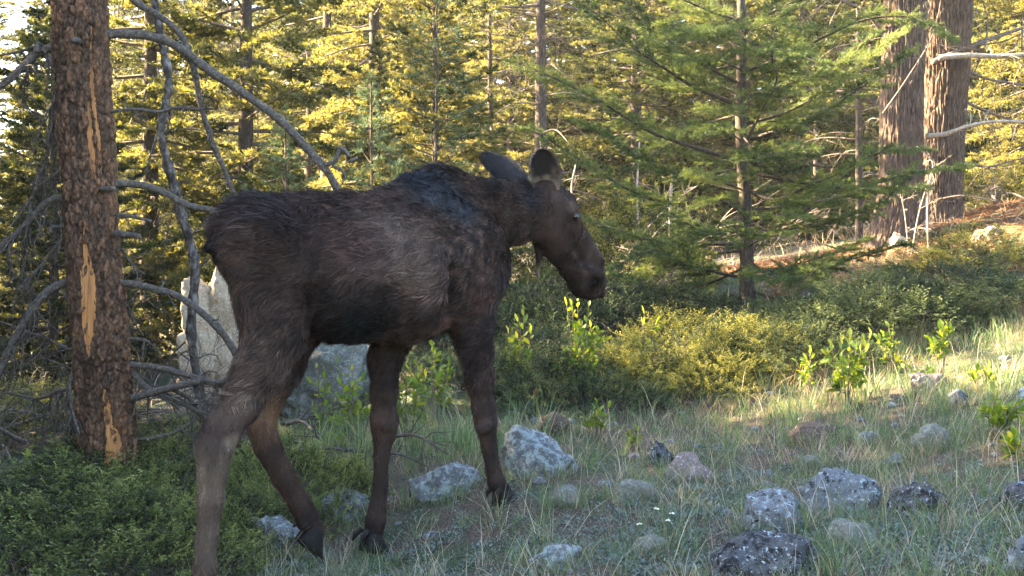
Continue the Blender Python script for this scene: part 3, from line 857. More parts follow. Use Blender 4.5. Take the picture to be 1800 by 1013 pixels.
def dead_limb(Gw, pts, r0, g, twigs=8, tl=0.25, sides=5, start=0.15, hang=0.4, depth=2):
    n = max(5, len(pts) * 4)
    S = spline(pts, n)
    v, t3, q = tube(S, np.linspace(r0, r0 * 0.35, n), sides, True, 0.3, g.randint(9999)); Gw.add(v, t3, q, g.rand())
    if depth <= 0: return
    for i in range(twigs):
        f = start + (1 - start) * g.rand(); k = min(n - 2, int(f * n)); T = norm(S[k + 1] - S[k])
        d = norm(T * 0.7 + g.randn(3) * 0.65 + np.array([0, 0, -hang * g.rand()]))
        l_ = tl * (0.4 + g.rand())
        p = [S[k]]
        for j in range(3):
            d = norm(d + 0.28 * g.randn(3) + np.array([0, 0, -0.12 * hang])); p.append(p[-1] + d * l_ / 3)
        dead_limb(Gw, p, max(0.0022, r0 * 0.30), g, max(1, int(twigs * 0.35)), tl * 0.55, 3, 0.2, hang, depth - 1)

def trunk_geo(H, r0, g, sides=10, bend=0.02, top=0.1, flare=0.25, n=None, knobs=0.10):
    n = n or max(10, int(H * 5))
    z = np.linspace(-0.25, H, n)
    ph = g.rand(4) * 6.28
    P = np.stack([bend * H * 0.3 * np.sin(z / H * 3 + ph[0]) * z / H, bend * H * 0.3 * np.sin(z / H * 2.3 + ph[1]) * z / H, z], 1)
    R = r0 * (1 - (1 - top) * np.clip(z / H, 0, 1) ** 0.9) * (1 + flare * np.exp(-np.clip(z, 0, 9) / 0.18))
    G = Geo(); v, t3, q = tube(P, R, sides, True, knobs, g.randint(9999)); G.add(v, t3, q, 0.5)
    return G, P, R

def conifer(name, seed, H, r0, z0, nb, L0, mat, e0=25, e1=-5, nl=0.05, nw=0.008, dens=60, tw=0.5, sub=5, step=0.13, prof=0.9, dead=0, tbase=0.5, bark=None):
    """returns meshes trunk, limbs, crown"""
    g = rng(seed)
    G, P, R = trunk_geo(H, r0, g)
    Gl, Gn = Geo(), Geo()
    for i in range(nb):
        s = (i + g.rand()) / nb; z = z0 + (H - z0) * s ** 1.05
        L = L0 * ((1 - s) ** prof * (0.65 + 0.5 * g.rand()) + 0.05)
        az = i * 2.399 + g.rand() * 0.7
        base = np.array([np.interp(z, P[:, 2], P[:, 0]), np.interp(z, P[:, 2], P[:, 1]), z])
        el = math.radians((e0 * s + e1 * (1 - s)) + 9 * g.randn())
        pts = [base]
        for j in range(3):
            d = np.array([math.cos(az) * math.cos(el), math.sin(az) * math.cos(el), math.sin(el)])
            pts.append(pts[-1] + d * L / 3); el += math.radians(-6 + 12 * g.rand()); az += 0.15 * g.randn()
        foliage(Gl, Gn, pts, 0.10 * r0 + 0.008 * L, g, tw=tw * (0.4 + 0.6 * (1 - s)), dens=dens, nl=nl, nw=nw, sub=sub, step=step, tbase=tbase + 0.1 * g.randn())
    foliage(Gl, Gn, [np.array([P[-1, 0], P[-1, 1], H - 0.4]), P[-1], P[-1] + [0, 0, 0.15]], 0.01, g, tw=tw * 0.4, dens=dens, nl=nl, nw=nw, sub=sub, step=step * 0.5, tbase=tbase + 0.15)
    for i in range(dead):
        z = 0.25 + (z0 + 0.6) * g.rand(); az = g.rand() * 6.28; L = (0.5 + 0.9 * g.rand()) * min(1.2, L0)
        base = np.array([np.interp(z, P[:, 2], P[:, 0]), np.interp(z, P[:, 2], P[:, 1]), z])
        d = np.array([math.cos(az), math.sin(az), 0.15 - 0.3 * g.rand()])
        dead_limb(Gl, [base, base + d * L * .5 + [0, 0, .03], base + d * L - [0, 0, .12 * L]], 0.012, g, 6, 0.3, 4, hang=0.5)
    tr = G.mesh(name + "_trunk", bark or m_bark, True); li = Gl.mesh(name + "_limbs", m_twig if dead else m_bark); cr = Gn.mesh(name + "_crown", mat)
    return tr, li, cr

def plant_tree(name, meshes, label, cat, loc, rz, sc, group=None, tilt=(0, 0)):
    t = thing(name, label, cat, loc, rz, group)
    t.scale = (sc, sc, sc); t.rotation_euler = (tilt[0], tilt[1], rz)
    obj("trunk", meshes[0], t); obj("limbs", meshes[1], t, kind="stuff"); obj("crown", meshes[2], t, kind="stuff")
    return t

# ------------------------------------------------------------------ archetypes for the forest behind
ARCH = {
    'bushy':  conifer("bushy_fir", 11, 5.2, 0.075, 0.15, 105, 1.5, m_needle_far, 38, 2, 0.050, 0.013, 170, 0.55, 9, 0.070),
    'tall':   conifer("tall_fir", 12, 11.0, 0.15, 0.5, 130, 2.4, m_needle_far, 28, -14, 0.075, 0.023, 90, 0.85, 9, 0.115, dead=6),
    'tall2':  conifer("tall_spruce", 13, 12.5, 0.16, 0.4, 140, 2.1, m_needle_far, 22, -22, 0.075, 0.023, 90, 0.80, 9, 0.115, prof=0.7, dead=6),
    'pole':   conifer("pole_pine", 14, 11.5, 0.095, 3.4, 50, 1.7, m_needle_far, 30, -5, 0.080, 0.022, 66, 0.7, 7, 0.12, dead=30),
    'pole2':  conifer("slim_pole_pine", 15, 9.5, 0.06, 2.4, 40, 1.2, m_needle_far, 30, 0, 0.075, 0.020, 66, 0.6, 7, 0.12, dead=26),
}
# ------------------------------------------------------------------ the forest behind, tree by tree
KIND = {'bushy': ("young_fir_tree", "fir tree"), 'tall': ("fir_tree", "fir tree"), 'tall2': ("spruce_tree", "spruce tree"), 'pole': ("pine_tree", "pine tree"), 'pole2': ("thin_pine_tree", "pine tree")}
FIRST = {}
def forest(kind, px, Y, rz, sc, label, group):
    x = (px - 900.0) / F * Y
    loc_ = (x, Y, gz(x, Y) - 0.03)
    nm, cat = KIND[kind]
    if kind not in FIRST:
        FIRST[kind] = plant_tree(nm, ARCH[kind], label, cat, loc_, rz, sc, group)
        return FIRST[kind]
    return dup(FIRST[kind], loc_, rz, sc, label, group)
GB = "conifers crowding the forest behind the moose"
GO = "conifers of the forest beside the clearing"
named = [
    ('bushy', 765, 13.2, 0.4, 0.80, "slender young fir with thin straight stem, rising just above the moose's shoulder hump"),
    ('bushy', 508, 11.6, 2.0, 0.40, "low bushy young fir right behind the moose's rump, under the bent dead branch"),
    ('pole', 950, 19.0, 1.0, 1.10, "dark straight pine trunk rising above the moose's ears, sunlit gaps beside it"),
    ('pole', 572, 20.0, 3.0, 1.05, "pale-trunked pine above the middle of the moose's back"),
    ('tall', 430, 15.0, 0.2, 0.80, "dark full fir above the moose's rump, between hanging dead branches and pale-trunked pine"),
    ('tall', 1120, 24.0, 4.0, 0.9, "golden backlit fir seen through the long left limbs of the near fir"),
    ('tall2', 660, 17.5, 1.2, 0.72, "sunlit yellow-green spruce behind the slender young fir, tips catching the light"),
    ('bushy', 60, 14.2, 4.0, 0.75, "full green fir at the left edge beyond the bark-scarred trunk"),
    ('tall2', 262, 15.5, 5.0, 0.75, "yellow-lit spruce showing between the bark-scarred trunk and the hanging dead sapling"),
    ('pole2', 1510, 18.0, 2.2, 0.9, "thin pine just left of the two great trunks"),
]
for k, px, Y, rz, sc, lb in named:
    forest(k, px, Y, rz, sc, lb, None)
g = rng(20)
LAB = {'bushy': "young fir in the tangle of backlit forest behind", 'tall': "tall backlit fir deep in the forest behind", 'tall2': "tall drooping spruce deep in the forest behind",
       'pole': "pine with bare lower trunk and dead twigs deep in the forest behind", 'pole2': "thin pine with dead lower twigs deep in the forest behind"}
WHAT = {'bushy': "young backlit fir", 'tall': "tall full fir", 'tall2': "tall drooping spruce", 'pole': "bare-stemmed pine", 'pole2': "thin dead-twigged pine"}
RANK = ["close behind the clearing", "a few steps deeper in", "in the middle of the wood", "well back in the wood", "deep in the wood", "far back in the wood", "in the farthest rank"]
def zone(px):
    for x, w_ in [(20, "at the left edge"), (95, "left of the scarred pine"), (200, "behind the scarred pine"), (290, "just right of the scarred pine"), (380, "behind the hanging dead sapling"), (470, "above the moose's rump"), (560, "behind the bent dead branch"),
                  (640, "above the moose's back"), (740, "left of the shoulder hump"), (850, "above the shoulder hump"), (940, "behind the moose's ears"), (1050, "above the moose's face"), (1150, "right of the moose's head"),
                  (1240, "behind the near fir's left limbs"), (1330, "behind the near fir's stem"), (1430, "right of the near fir's stem"), (1530, "left of the old firs"), (1620, "behind the sunlit old fir"), (1720, "behind the darker old fir"), (1800, "right of the old firs")]:
        if px < x: return w_
    return "by the right edge"
for row, (Y0, nrow, kinds, s0) in enumerate([
        (14.5, 7, ['bushy', 'bushy', 'pole2'], 0.72), (18.5, 11, ['bushy', 'tall2', 'pole2', 'bushy'], 0.62), (23.0, 14, ['tall', 'bushy', 'tall2', 'pole'], 0.68),
        (28.5, 15, ['tall', 'tall2', 'bushy', 'pole'], .8), (34.0, 20, ['tall', 'tall2', 'tall'], .95), (42.0, 20, ['tall', 'tall2'], 1.15), (52.0, 20, ['tall', 'tall2'], 1.4)]):
    for i in range(nrow):
        px = -60 + 1940 * (i + 0.2 + 0.6 * g.rand()) / nrow
        Y = Y0 + 2.6 * g.randn() * 0.5
        k = kinds[g.randint(len(kinds))]
        if Y > 30 and px < 95: continue
        if Y < 17.5 and (1180 < px < 1780 or 380 < px < 560): continue
        if Y < 21.5 and 985 < px < 1480: continue
        if Y < 30 and 820 < px < 1000 and g.rand() < 0.6: continue
        if Y < 25 and 1500 < px < 1720: continue
        forest(k, px, Y, g.rand() * 6.28, s0 * (0.8 + 0.45 * g.rand()), WHAT[k] + " " + zone(px) + ", " + RANK[row], GB)

_by = {}
for o_ in list(C):
    if o_.get("group") == GB: _by.setdefault(o_["label"], []).append(o_)
for lb, os_ in _by.items():
    if len(os_) > 1:
        os_.sort(key=lambda o_: o_.location.x / o_.location.y)
        for o_, w_ in zip(os_, ["left-hand", "right-hand"] if len(os_) == 2 else ["leftmost", "middle", "rightmost"] + ["farthest right"] * 9):
            o_["label"] = w_ + " " + lb
# trees of the same forest beside the clearing, out of frame; they cast the shade the moose walks in
for x, y, k, sc in [(-5.2, 5.2, 'tall', 0.9), (-6.4, 7.0, 'tall2', 0.95), (-7.6, 8.5, 'tall', 0.9), (-10.2, 8.6, 'tall2', 1.05), (-6.2, 3.0, 'tall2', 0.9), (-5.5, 7.9, 'bushy', 1.4), (-13.5, 8.6, 'tall', 1.3), (-8.7, 10.6, 'tall', 1.1), (-7.0, 9.9, 'tall2', .95), (-8.6, 14.2, 'tall', 1.2), (-11.5, 13.2, 'pole', 1.0),
                    (-8, 5.4, 'tall', 1.1), (-9.0, 2.0, 'tall', 1.0), (-13, 6.5, 'tall2', 1.2), (-11, 4.5, 'tall', 1.1), (-9.2, 7.2, 'tall', 1.1),
                    (5.5, -1.5, 'tall', 1.0), (-2.5, -3.5, 'tall2', 1.0), (7.5, 5.5, 'tall', .9), (9.5, 11.5, 'tall2', .9), (8.5, 8.0, 'bushy', .9)]:
    if k not in FIRST: continue
    dup(FIRST[k], (x, y, gz(x, y) - .03), random.Random(x * 7 + y).random() * 6.28, sc, LAB[k].replace("in the tangle of backlit forest behind", "of the forest beside the clearing").replace("deep in the forest behind", "of the forest beside the clearing"), GO)
# ------------------------------------------------------------------ the near fir right of the moose
g = rng(101)
FT = W(1312, 533, 12.0); FT[2] = gz(FT[0], FT[1])
fir = thing("fir_tree", "near green fir with long sweeping limbs, standing right of the moose's nose", "fir tree", tuple(FT))
tp = np.array([W(1316,560,12.0), W(1313,500,12.0), W(1312,400,12.0), W(1306,300,12.0), W(1302,200,12.0), W(1304,100,12.0), W(1303,0,12.0), W(1300,-120,12.0), W(1302,-300,12.0), W(1300,-520,12.0)])
S = spline(tp, 90); Rt = np.interp(np.linspace(0, 1, 90), [0, .06, .3, .55, 1], [.085, .068, .056, .045, .012])
v, t3, q = tube(S, Rt, 14, True, 0.14, 5)
G = Geo(); G.add(v - FT, t3, q, .5); obj("trunk", G.mesh("near_fir_trunk", m_bark, True), fir)
def limb(pxpts, dep, r, tw=0.42, den=330, parent=fir, org=FT, Y0=12.0, mat=None, step=0.036, start=0.12, sub=8, nl=.030, nw=.0050, up=0.05, tb=0.5):
    k = len(pxpts); pts = [W(p[0], p[1], Y0 + dep * i / (k - 1)) - org for i, p in enumerate(pxpts)]
    Gw, Gn = Geo(), Geo()
    foliage(Gw, Gn, pts, r, g, tw=tw, dens=den, nl=nl, nw=nw, start=start, step=step, sub=sub, up=up, tbase=tb + 0.1 * g.randn())
    b_ = obj("branch", Gw.mesh("fir_branch", m_bark), parent)
    obj("needles", Gn.mesh("fir_branch_needles", mat or m_needle), b_, kind="stuff")
limb([(1298,36),(1250,20),(1202,0),(1150,-30)], -.5, .016)
limb([(1303,94),(1259,43),(1230,0),(1200,-50)], .4, .016)
limb([(1298,185),(1220,153),(1163,117),(1106,78),(1053,28),(1010,0)], -.9, .020, tw=.5)
limb([(1300,283),(1220,259),(1142,231),(1060,181),(1007,153),(953,128),(905,108)], -.9, .021, tw=.42, start=.25)
limb([(1308,360),(1230,352),(1166,355),(1099,330),(1042,295),(992,263),(946,235),(915,225)], -.6, .020, tw=.40, start=.2)
limb([(1302,429),(1248,429),(1165,427),(1107,410),(1040,390),(1000,375)], .5, .018, tw=.40)
limb([(1296,487),(1248,476),(1200,462),(1150,440),(1080,470)], -.6, .016, tw=.45)
limb([(1305,520),(1250,560),(1195,581),(1110,575),(1027,531)], -1.0, .014, tw=.34, start=.3, den=90)
limb([(1309,256),(1333,206),(1365,142),(1358,107),(1357,0),(1352,-60)], -.5, .015, tw=.34)
limb([(1320,244),(1350,235),(1421,213),(1492,167),(1535,139),(1590,95)], -.7, .019, tw=.48)
limb([(1312,420),(1350,407),(1434,397),(1501,377),(1558,350),(1600,300)], -.5, .018, tw=.46)
limb([(1308,330),(1360,352),(1421,327),(1480,302),(1542,270),(1620,262)], -.8, .018, tw=.45)
limb([(1314,510),(1394,531),(1461,521),(1501,501),(1560,475)], -.7, .014, tw=.42)
limb([(1303,130),(1400,90),(1450,64),(1520,35),(1600,30),(1665,62)], -1.1, .020, tw=.45)
limb([(1303,60),(1360,20),(1420,-10),(1500,-60)], -.4, .016, tw=.5)
limb([(1308,300),(1400,320),(1500,330),(1600,305),(1700,290)], -1.6, .018, tw=.36, start=.35)
limb([(1306,200),(1250,215),(1180,250),(1100,300)], .9, .015, tw=.45)
limb([(1306,170),(1380,150),(1460,120),(1530,60)], .7, .016, tw=.5)
limb([(1310,470),(1240,500),(1170,510),(1090,480)], .6, .014, tw=.45)
limb([(1312,480),(1380,470),(1450,450),(1520,420)], .7, .014, tw=.45)
limb([(1304,110),(1250,120),(1180,90),(1130,50)], .8, .015, tw=.5)
limb([(1310,455),(1350,480),(1400,495),(1440,470)], -1.2, .013, tw=.42)
limb([(1308,395),(1280,410),(1230,405),(1180,375)], -1.2, .013, tw=.40)
limb([(1306,240),(1330,265),(1380,275),(1430,262)], -1.3, .013, tw=.40)
limb([(1303,30),(1270,45),(1220,60),(1170,40)], -1.2, .013, tw=.42)
limb([(1303,60),(1330,80),(1380,90),(1440,110)], -1.2, .013, tw=.42)
limb([(1306,150),(1230,110),(1150,50),(1080,-20)], -.2, .016, tw=.5)
limb([(1308,340),(1230,320),(1150,290),(1070,240),(1020,215)], .3, .016, tw=.46)
limb([(1310,440),(1230,450),(1150,470),(1090,500)], -.2, .014, tw=.46)
limb([(1306,220),(1400,190),(1500,120),(1590,50)], .2, .016, tw=.5)
limb([(1308,370),(1410,360),(1520,340),(1620,330)], .2, .015, tw=.46)
limb([(1312,470),(1400,480),(1500,455),(1590,430)], -.2, .014, tw=.46)
for i in range(20):       # short inner limbs all round the stem
    y0_ = 40 + 21 * i; s_ = 1 if i % 2 else -1; L = 60 + 55 * g.rand()
    limb([(1305, y0_), (1305 + s_ * L * .5, y0_ - 12 - 14 * g.rand()), (1305 + s_ * L, y0_ - 10 - 25 * g.rand())], -.5 - .5 * g.rand() if i % 3 else .6, .009, tw=.36, den=260, step=.045)
for i in range(16):        # the unseen top of the tree goes on
    z = -60 - 26 * i; s_ = 1 if i % 2 else -1; L = (16 - i) * 16 + 40
    limb([(1302, z), (1302 + s_ * L * .5, z - 30), (1302 + s_ * L, z - 70)], (-1) ** (i // 2) * L * .004, .012, tw=.4, den=70, step=.1)

def small_conifer(name, label, px, base_py, top_py, Y, seed, nb, L0, mat, e0, e1, nl, nw, dens, tw, step, sub=6, r0=.03, tb=.55, prof=.8):
    p = W(px, base_py, Y); p[2] = gz(p[0], Y)
    H = (506.5 - top_py) / F * Y - p[2]
    m3 = conifer(name, seed, H, r0, 0.12, nb, L0, mat, e0, e1, nl, nw, dens, tw, sub, step, prof=prof, tbase=tb)
    t = thing(name, label, "tree", tuple(p))
    obj("trunk", m3[0], t); obj("limbs", m3[1], t, kind="stuff"); obj("crown", m3[2], t, kind="stuff")
    return t
small_conifer("pine_sapling", "blue-green pine sapling with upswept tufts, its tip just over the middle of the moose's back", 655, 520, 168, 10.3, 31, 26, 0.85, m_blue, 55, 25, .055, .0045, 130, .34, .07, tb=.6)
small_conifer("fir_sapling", "slender grey-green fir with a thin bare stem, rising above the moose's shoulder hump", 765, 500, -40, 12.6, 32, 50, 1.15, m_blue, 38, 5, .034, .006, 130, .45, .07, tb=.45)
small_conifer("bushy_sapling", "low rounded grey-green sapling above the moose's rump, under the bent dead branch", 505, 520, 225, 11.4, 33, 46, .62, m_blue, 45, 10, .034, .006, 150, .36, .06, tb=.5, prof=.5)

# ------------------------------------------------------------------ the two great trunks at right
def big_trunk(name, label, pxs, Y, seed, furrow=.035):
    g = rng(seed)
    c = np.array([W((a + b) / 2, py, Y) for a, b, py in pxs]); r = np.array([(b - a) / 2 / F * Y for a, b, py in pxs])
    org = c[0].copy(); n = 340; A = spline(np.hstack([c, r[:, None]]), n); nth = 240
    th = np.linspace(0, 2 * np.pi, nth, endpoint=False)
    cc = np.stack([np.cos(th), np.sin(th)], 1)
    Pn = np.zeros((n, nth, 3)); Pn[..., 0] = cc[None, :, 0] * 1.0; Pn[..., 1] = cc[None, :, 1] * 1.0; Pn[..., 2] = A[:, None, 2]
    q = Pn.reshape(-1, 3) * [1, 1, 1]
    qq = q.copy(); qq[:, :2] *= 11; qq[:, 2] *= 2.6
    qq = qq + 0.35 * np.stack([vnoise(q, 6, 3 + seed), vnoise(q, 6, 4 + seed), vnoise(q, 6, 5 + seed)], 1)
    f1, f2, cid = worley(qq, 1.0, seed)
    h = np.clip((f2 - f1) * 2.6, 0, 1) ** 0.9 * furrow + 0.010 * fbm(q * [1, 1, .5], 22, 3, seed) + .004 * fbm(q * [1, 1, .3], 80, 2, seed)
    rad = (A[:, 3][:, None] - furrow * .6) + h.reshape(n, nth)
    V = np.stack([A[:, 0][:, None] + rad * cc[:, 0], A[:, 1][:, None] + rad * cc[:, 1], A[:, 2][:, None] + 0 * rad], -1).reshape(-1, 3)
    i = np.arange(n - 1)[:, None] * nth; j = np.arange(nth)[None]; k = (j + 1) % nth
    Q_ = np.stack([i + j, i + k, i + nth + k, i + nth + j], -1).reshape(-1, 4)
    t = thing(name, label, "tree", tuple(org))
    obj("trunk", make_mesh(name + "_trunk", V - org, Q_, m_bigbark, True), t)
    return t, org
tA, oA = big_trunk("old_fir_tree", "great furrowed fir trunk at right, the darker broader one behind its sunlit neighbour", [(1600,1712,405),(1612,1692,370),(1622,1692,300),(1626,1696,200),(1622,1704,80),(1616,1706,-40),(1620,1700,-300),(1625,1690,-800)], 16.6, 5)
tB, oB = big_trunk("old_fir_tree", "great sunlit fir trunk left of the darker one, grey stone at its foot", [(1512,1636,452),(1526,1624,415),(1546,1622,340),(1548,1620,240),(1552,1622,120),(1556,1628,-20),(1566,1630,-300),(1580,1640,-800)], 15.4, 6)
# high crowns, and the limbs in view
for t_, o_, px in ((tA, oA, 1660), (tB, oB, 1588)):
    Gl, Gn = Geo(), Geo(); gg = rng(px)
    for i in range(34):
        z = 3.4 + 5.5 * gg.rand(); az = gg.rand() * 6.28; L = 1.6 + 1.6 * gg.rand()
        d = np.array([math.cos(az), math.sin(az), -.1]); b0 = np.array([0, 0, z])
        foliage(Gl, Gn, [b0, b0 + d * L * .5, b0 + d * L - [0, 0, .2 * L]], .03, gg, tw=.8, dens=40, nl=.08, nw=.022, step=.16, sub=6)
    obj("limbs", Gl.mesh("old_fir_limbs", m_bark), t_, kind="stuff"); obj("crown", Gn.mesh("old_fir_crown", m_needle_far), t_, kind="stuff")
m_pale = bark_mat("pale_dead_stem", [(.3, (.16, .135, .105)), (.7, (.40, .35, .28))], scale=(30, 30, 30), dist=.003, detail=4)
def stub(t_, o_, pp, Y, dY, r, twigs=5, tl=.3, hang=.4, mat=None):
    Gw = Geo(); g2 = rng(int(pp[0][1]) + 7)
    pts = [W(a, b, Y + dY * i / (len(pp) - 1)) - o_ for i, (a, b) in enumerate(pp)]
    dead_limb(Gw, pts, r, g2, twigs, tl, 7, hang=hang)
    obj("dead_branch", Gw.mesh("bare_limb", mat or m_twig), t_)
stub(tA, oA, [(1650,102),(1700,98),(1760,99),(1830,94),(1900,90)], 16.0, -.2, .040, 10, .5, mat=m_pale)  # pale bark stands in for sunlight on this limb
stub(tA, oA, [(1640,110),(1700,85),(1760,62),(1860,30)], 16.2, .6, .045, 12, .8)
stub(tA, oA, [(1628,240),(1665,235),(1700,222),(1760,213),(1850,219)], 15.4, -.5, .032, 8, .4, mat=m_pale)  # sunlit look put into the bark colour here too
stub(tA, oA, [(1690,175),(1720,190),(1760,205),(1840,230)], 16.6, .5, .026, 10, .6, .8)
stub(tA, oA, [(1690,285),(1740,293),(1800,280),(1870,300)], 16.5, .3, .018, 14, .6, .8)
stub(tA, oA, [(1690,120),(1740,140),(1800,150),(1880,170)], 16.5, .5, .022, 14, .7, .9)
stub(tB, oB, [(1550,330),(1500,340),(1440,365),(1400,390)], 15.4, -.5, .018, 12, .5, .6)
stub(tB, oB, [(1556,60),(1520,20),(1480,0),(1420,-40)], 15.4, -.3, .03, 8, .6)
stub(tB, oB, [(1552,200),(1600,130),(1640,60),(1660,-30)], 15.0, -.3, .013, 8, .4)

# ------------------------------------------------------------------ the scarred pine at left with its dead branches
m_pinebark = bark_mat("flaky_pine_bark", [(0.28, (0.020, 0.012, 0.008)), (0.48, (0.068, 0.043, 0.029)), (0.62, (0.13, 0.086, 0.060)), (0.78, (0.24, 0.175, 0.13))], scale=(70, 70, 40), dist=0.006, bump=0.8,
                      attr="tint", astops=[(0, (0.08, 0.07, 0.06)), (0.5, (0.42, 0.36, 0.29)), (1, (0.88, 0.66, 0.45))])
m_wood = bark_mat("bare_orange_wood", [(0.3, (0.16, 0.065, 0.025)), (0.5, (0.33, 0.145, 0.048)), (0.7, (0.46, 0.23, 0.085))], scale=(70, 70, 5), dist=0.006, bump=0.7, rough=0.7)
m_deadwood = bark_mat("grey_dead_branch", [(0.3, (0.026, 0.021, 0.017)), (0.55, (0.078, 0.064, 0.052)), (0.75, (0.19, 0.162, 0.135))], scale=(55, 55, 55), dist=0.005, bump=0.7)
YP = 7.4
prof_ = [(140,262,930),(146,256,870),(148,250,840),(140,241,760),(133,232,680),(128,226,600),(121,215,500),(115,207,400),(108,202,300),(101,197,200),(97,190,100),(93,185,0),(90,180,-120),(86,172,-300),(82,160,-700)]
c = np.array([W((a + b) / 2, py, YP) for a, b, py in prof_]); r = np.array([(b - a) / 2 / F * YP for a, b, py in prof_])
org = W(200, 850, YP); org[2] = gz(org[0], YP)
n_, nth = 620, 200
A = spline(np.hstack([c, r[:, None]]), n_)
th = np.linspace(0, 2 * np.pi, nth, endpoint=False)      # angle 0 = +x, -pi/2 = towards the camera
cc = np.stack([np.cos(th), np.sin(th)], 1)
q = np.zeros((n_, nth, 3)); q[..., 0] = cc[None, :, 0] * .155; q[..., 1] = cc[None, :, 1] * .155; q[..., 2] = A[:, None, 2]
q = q.reshape(-1, 3)
wq = q + 0.012 * np.stack([vnoise(q, 25, k) for k in (1, 2, 3)], 1)
f1, f2, cid = worley(wq * [1, 1, .42], 29, 3); g1, g2, cid2 = worley(wq * [1, 1, .6], 85, 9)
pl = np.clip((f2 - f1) * 4, 0, 1) ** .6
h = pl * .015 + (cid - .5) * .018 + np.clip((g2 - g1) * 3, 0, 1) * .004 + (cid2 - .5) * .004 + .002 * fbm(q, 90, 2, 4) + .006 * vnoise(q, 6, 4)
zz = q[:, 2]; tha = np.arctan2(q[:, 1], q[:, 0])
pyv = 506.5 - zz / YP * F
def scar(x0, y0, y1, w, seed):      # centre column as a fraction of the trunk's half width
    ang = -np.arccos(np.clip(x0, -1, 1))
    ang = ang + 0.10 * np.sin((pyv - y0) / 55.0 + seed)
    d = np.abs(tha - ang) * .155
    f = np.clip((pyv - y0) / (y1 - y0), 0, 1); wid = w * np.clip(np.sin(np.pi * np.clip(f, 0.02, 0.98)), 0, 1) ** .6
    e = wid - d + .010 * vnoise(q * [1, 1, .5], 40, seed) + .006 * vnoise(q * [1, 1, .6], 110, seed)
    e = np.where((pyv < y0) | (pyv > y1), -.02, e)
    return e
sc_ = np.maximum.reduce([scar(-.10, 395, 470, .008, 1), scar(-.12, 425, 628, .052, 1), scar(.72, 50, 330, .016, 3), scar(.55, 180, 318, .018, 4), scar(.40, 680, 790, .024, 5)])
low = scar(.42, 730, 900, .060, 6); low = np.where(pyv > 800, np.maximum(low, .050 - np.abs(tha + np.arccos(.42)) * .155 + .012), low)
sc_ = np.maximum(sc_, low)
cut = np.clip(sc_ / .004 + .5, 0, 1)
rad = np.repeat(A[:, 3], nth) - .014 + h - cut * .030
V_ = np.stack([np.repeat(A[:, 0], nth) + rad * np.tile(cc[:, 0], n_), np.repeat(A[:, 1], nth) + rad * np.tile(cc[:, 1], n_), np.repeat(A[:, 2], nth)], 1)
i = np.arange(n_ - 1)[:, None] * nth; j = np.arange(nth)[None]; k = (j + 1) % nth
Qt = np.stack([i + j, i + k, i + nth + k, i + nth + j], -1).reshape(-1, 4)
sp = thing("dead_branched_pine", "flaky-barked pine trunk at left with orange bare-wood scars and grey dead branches", "pine tree", tuple(org))
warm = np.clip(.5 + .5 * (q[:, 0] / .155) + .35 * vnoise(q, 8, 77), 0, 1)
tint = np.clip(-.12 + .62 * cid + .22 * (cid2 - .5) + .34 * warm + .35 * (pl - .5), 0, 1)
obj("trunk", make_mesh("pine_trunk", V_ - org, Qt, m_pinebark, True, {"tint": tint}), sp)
# the wood under the bark
nw_ = 64; thw = np.linspace(0, 2 * np.pi, nw_, endpoint=False); A2 = A[::3]; m2 = len(A2)
qw = np.stack([np.tile(np.cos(thw), m2) * .15, np.tile(np.sin(thw), m2) * .15, np.repeat(A2[:, 2], nw_)], 1)
rw = np.repeat(A2[:, 3], nw_) - .026 + .003 * fbm(qw * [1, 1, .12], 60, 3, 5)
Vw = np.stack([np.repeat(A2[:, 0], nw_) + rw * np.tile(np.cos(thw), m2), np.repeat(A2[:, 1], nw_) + rw * np.tile(np.sin(thw), m2), np.repeat(A2[:, 2], nw_)], 1)
i = np.arange(m2 - 1)[:, None] * nw_; j = np.arange(nw_)[None]; k = (j + 1) % nw_
obj("bare_wood", make_mesh("bare_wood", Vw - org, np.stack([i + j, i + k, i + nw_ + k, i + nw_ + j], -1).reshape(-1, 4), m_wood, True), sp)
def pbr(pp, r0, r1=None, dY=0.0, twigs=0, tl=.2, seed=1, Y=YP, hang=.4, mat=m_deadwood, forks=(), name="dead_branch", depth=2, sides=9):
    g = rng(seed); k = len(pp)
    pts = [W(a, b, Y + dY * i / (k - 1)) - org for i, (a, b) in enumerate(pp)]
    S = spline(pts, k * 6); r1 = r1 or r0 * .6
    twigs = int(twigs * 1.7); Rr = .86 * np.linspace(r0, r1, len(S)) / F * Y * (1 + .14 * vnoise(S, 16, seed)); S = S + .006 * np.stack([vnoise(S, 9, seed + q_) for q_ in (1, 2, 3)], 1) 
    G = Geo(); v, t3, q_ = tube(S, Rr, sides, True, .16, seed); G.add(v, t3, q_, .5)
    for i in range(twigs):
        f = .1 + .85 * g.rand(); kk = int(f * (len(S) - 2)); T = norm(S[kk + 1] - S[kk])
        d = norm(T * .5 + g.randn(3) * .8 + [0, 0, -hang]); L = tl * (.4 + g.rand()); p = [S[kk]]
        for j in range(3):
            d = norm(d + .3 * g.randn(3) + [0, 0, -.25 * hang]); p.append(p[-1] + d * L / 3)
        dead_limb(G, p, .0030 + .004 * g.rand(), g, 3 if depth > 1 else 1, L * .5, 4, .2, hang, depth - 1)
    b_ = obj(name, G.mesh("dead_branch", mat, True), sp)
    for fp, fr in forks:
        pts = [W(a, b, Y + dY * .7) - org for a, b in fp]; S2 = spline(pts, len(fp) * 5)
        G2 = Geo(); v, t3, q_ = tube(S2, np.linspace(fr, fr * .6, len(S2)) / F * Y, 7, True, .2, seed + 1); G2.add(v, t3, q_, .5)
        obj("side_branch", G2.mesh("side_branch", mat, True), b_)
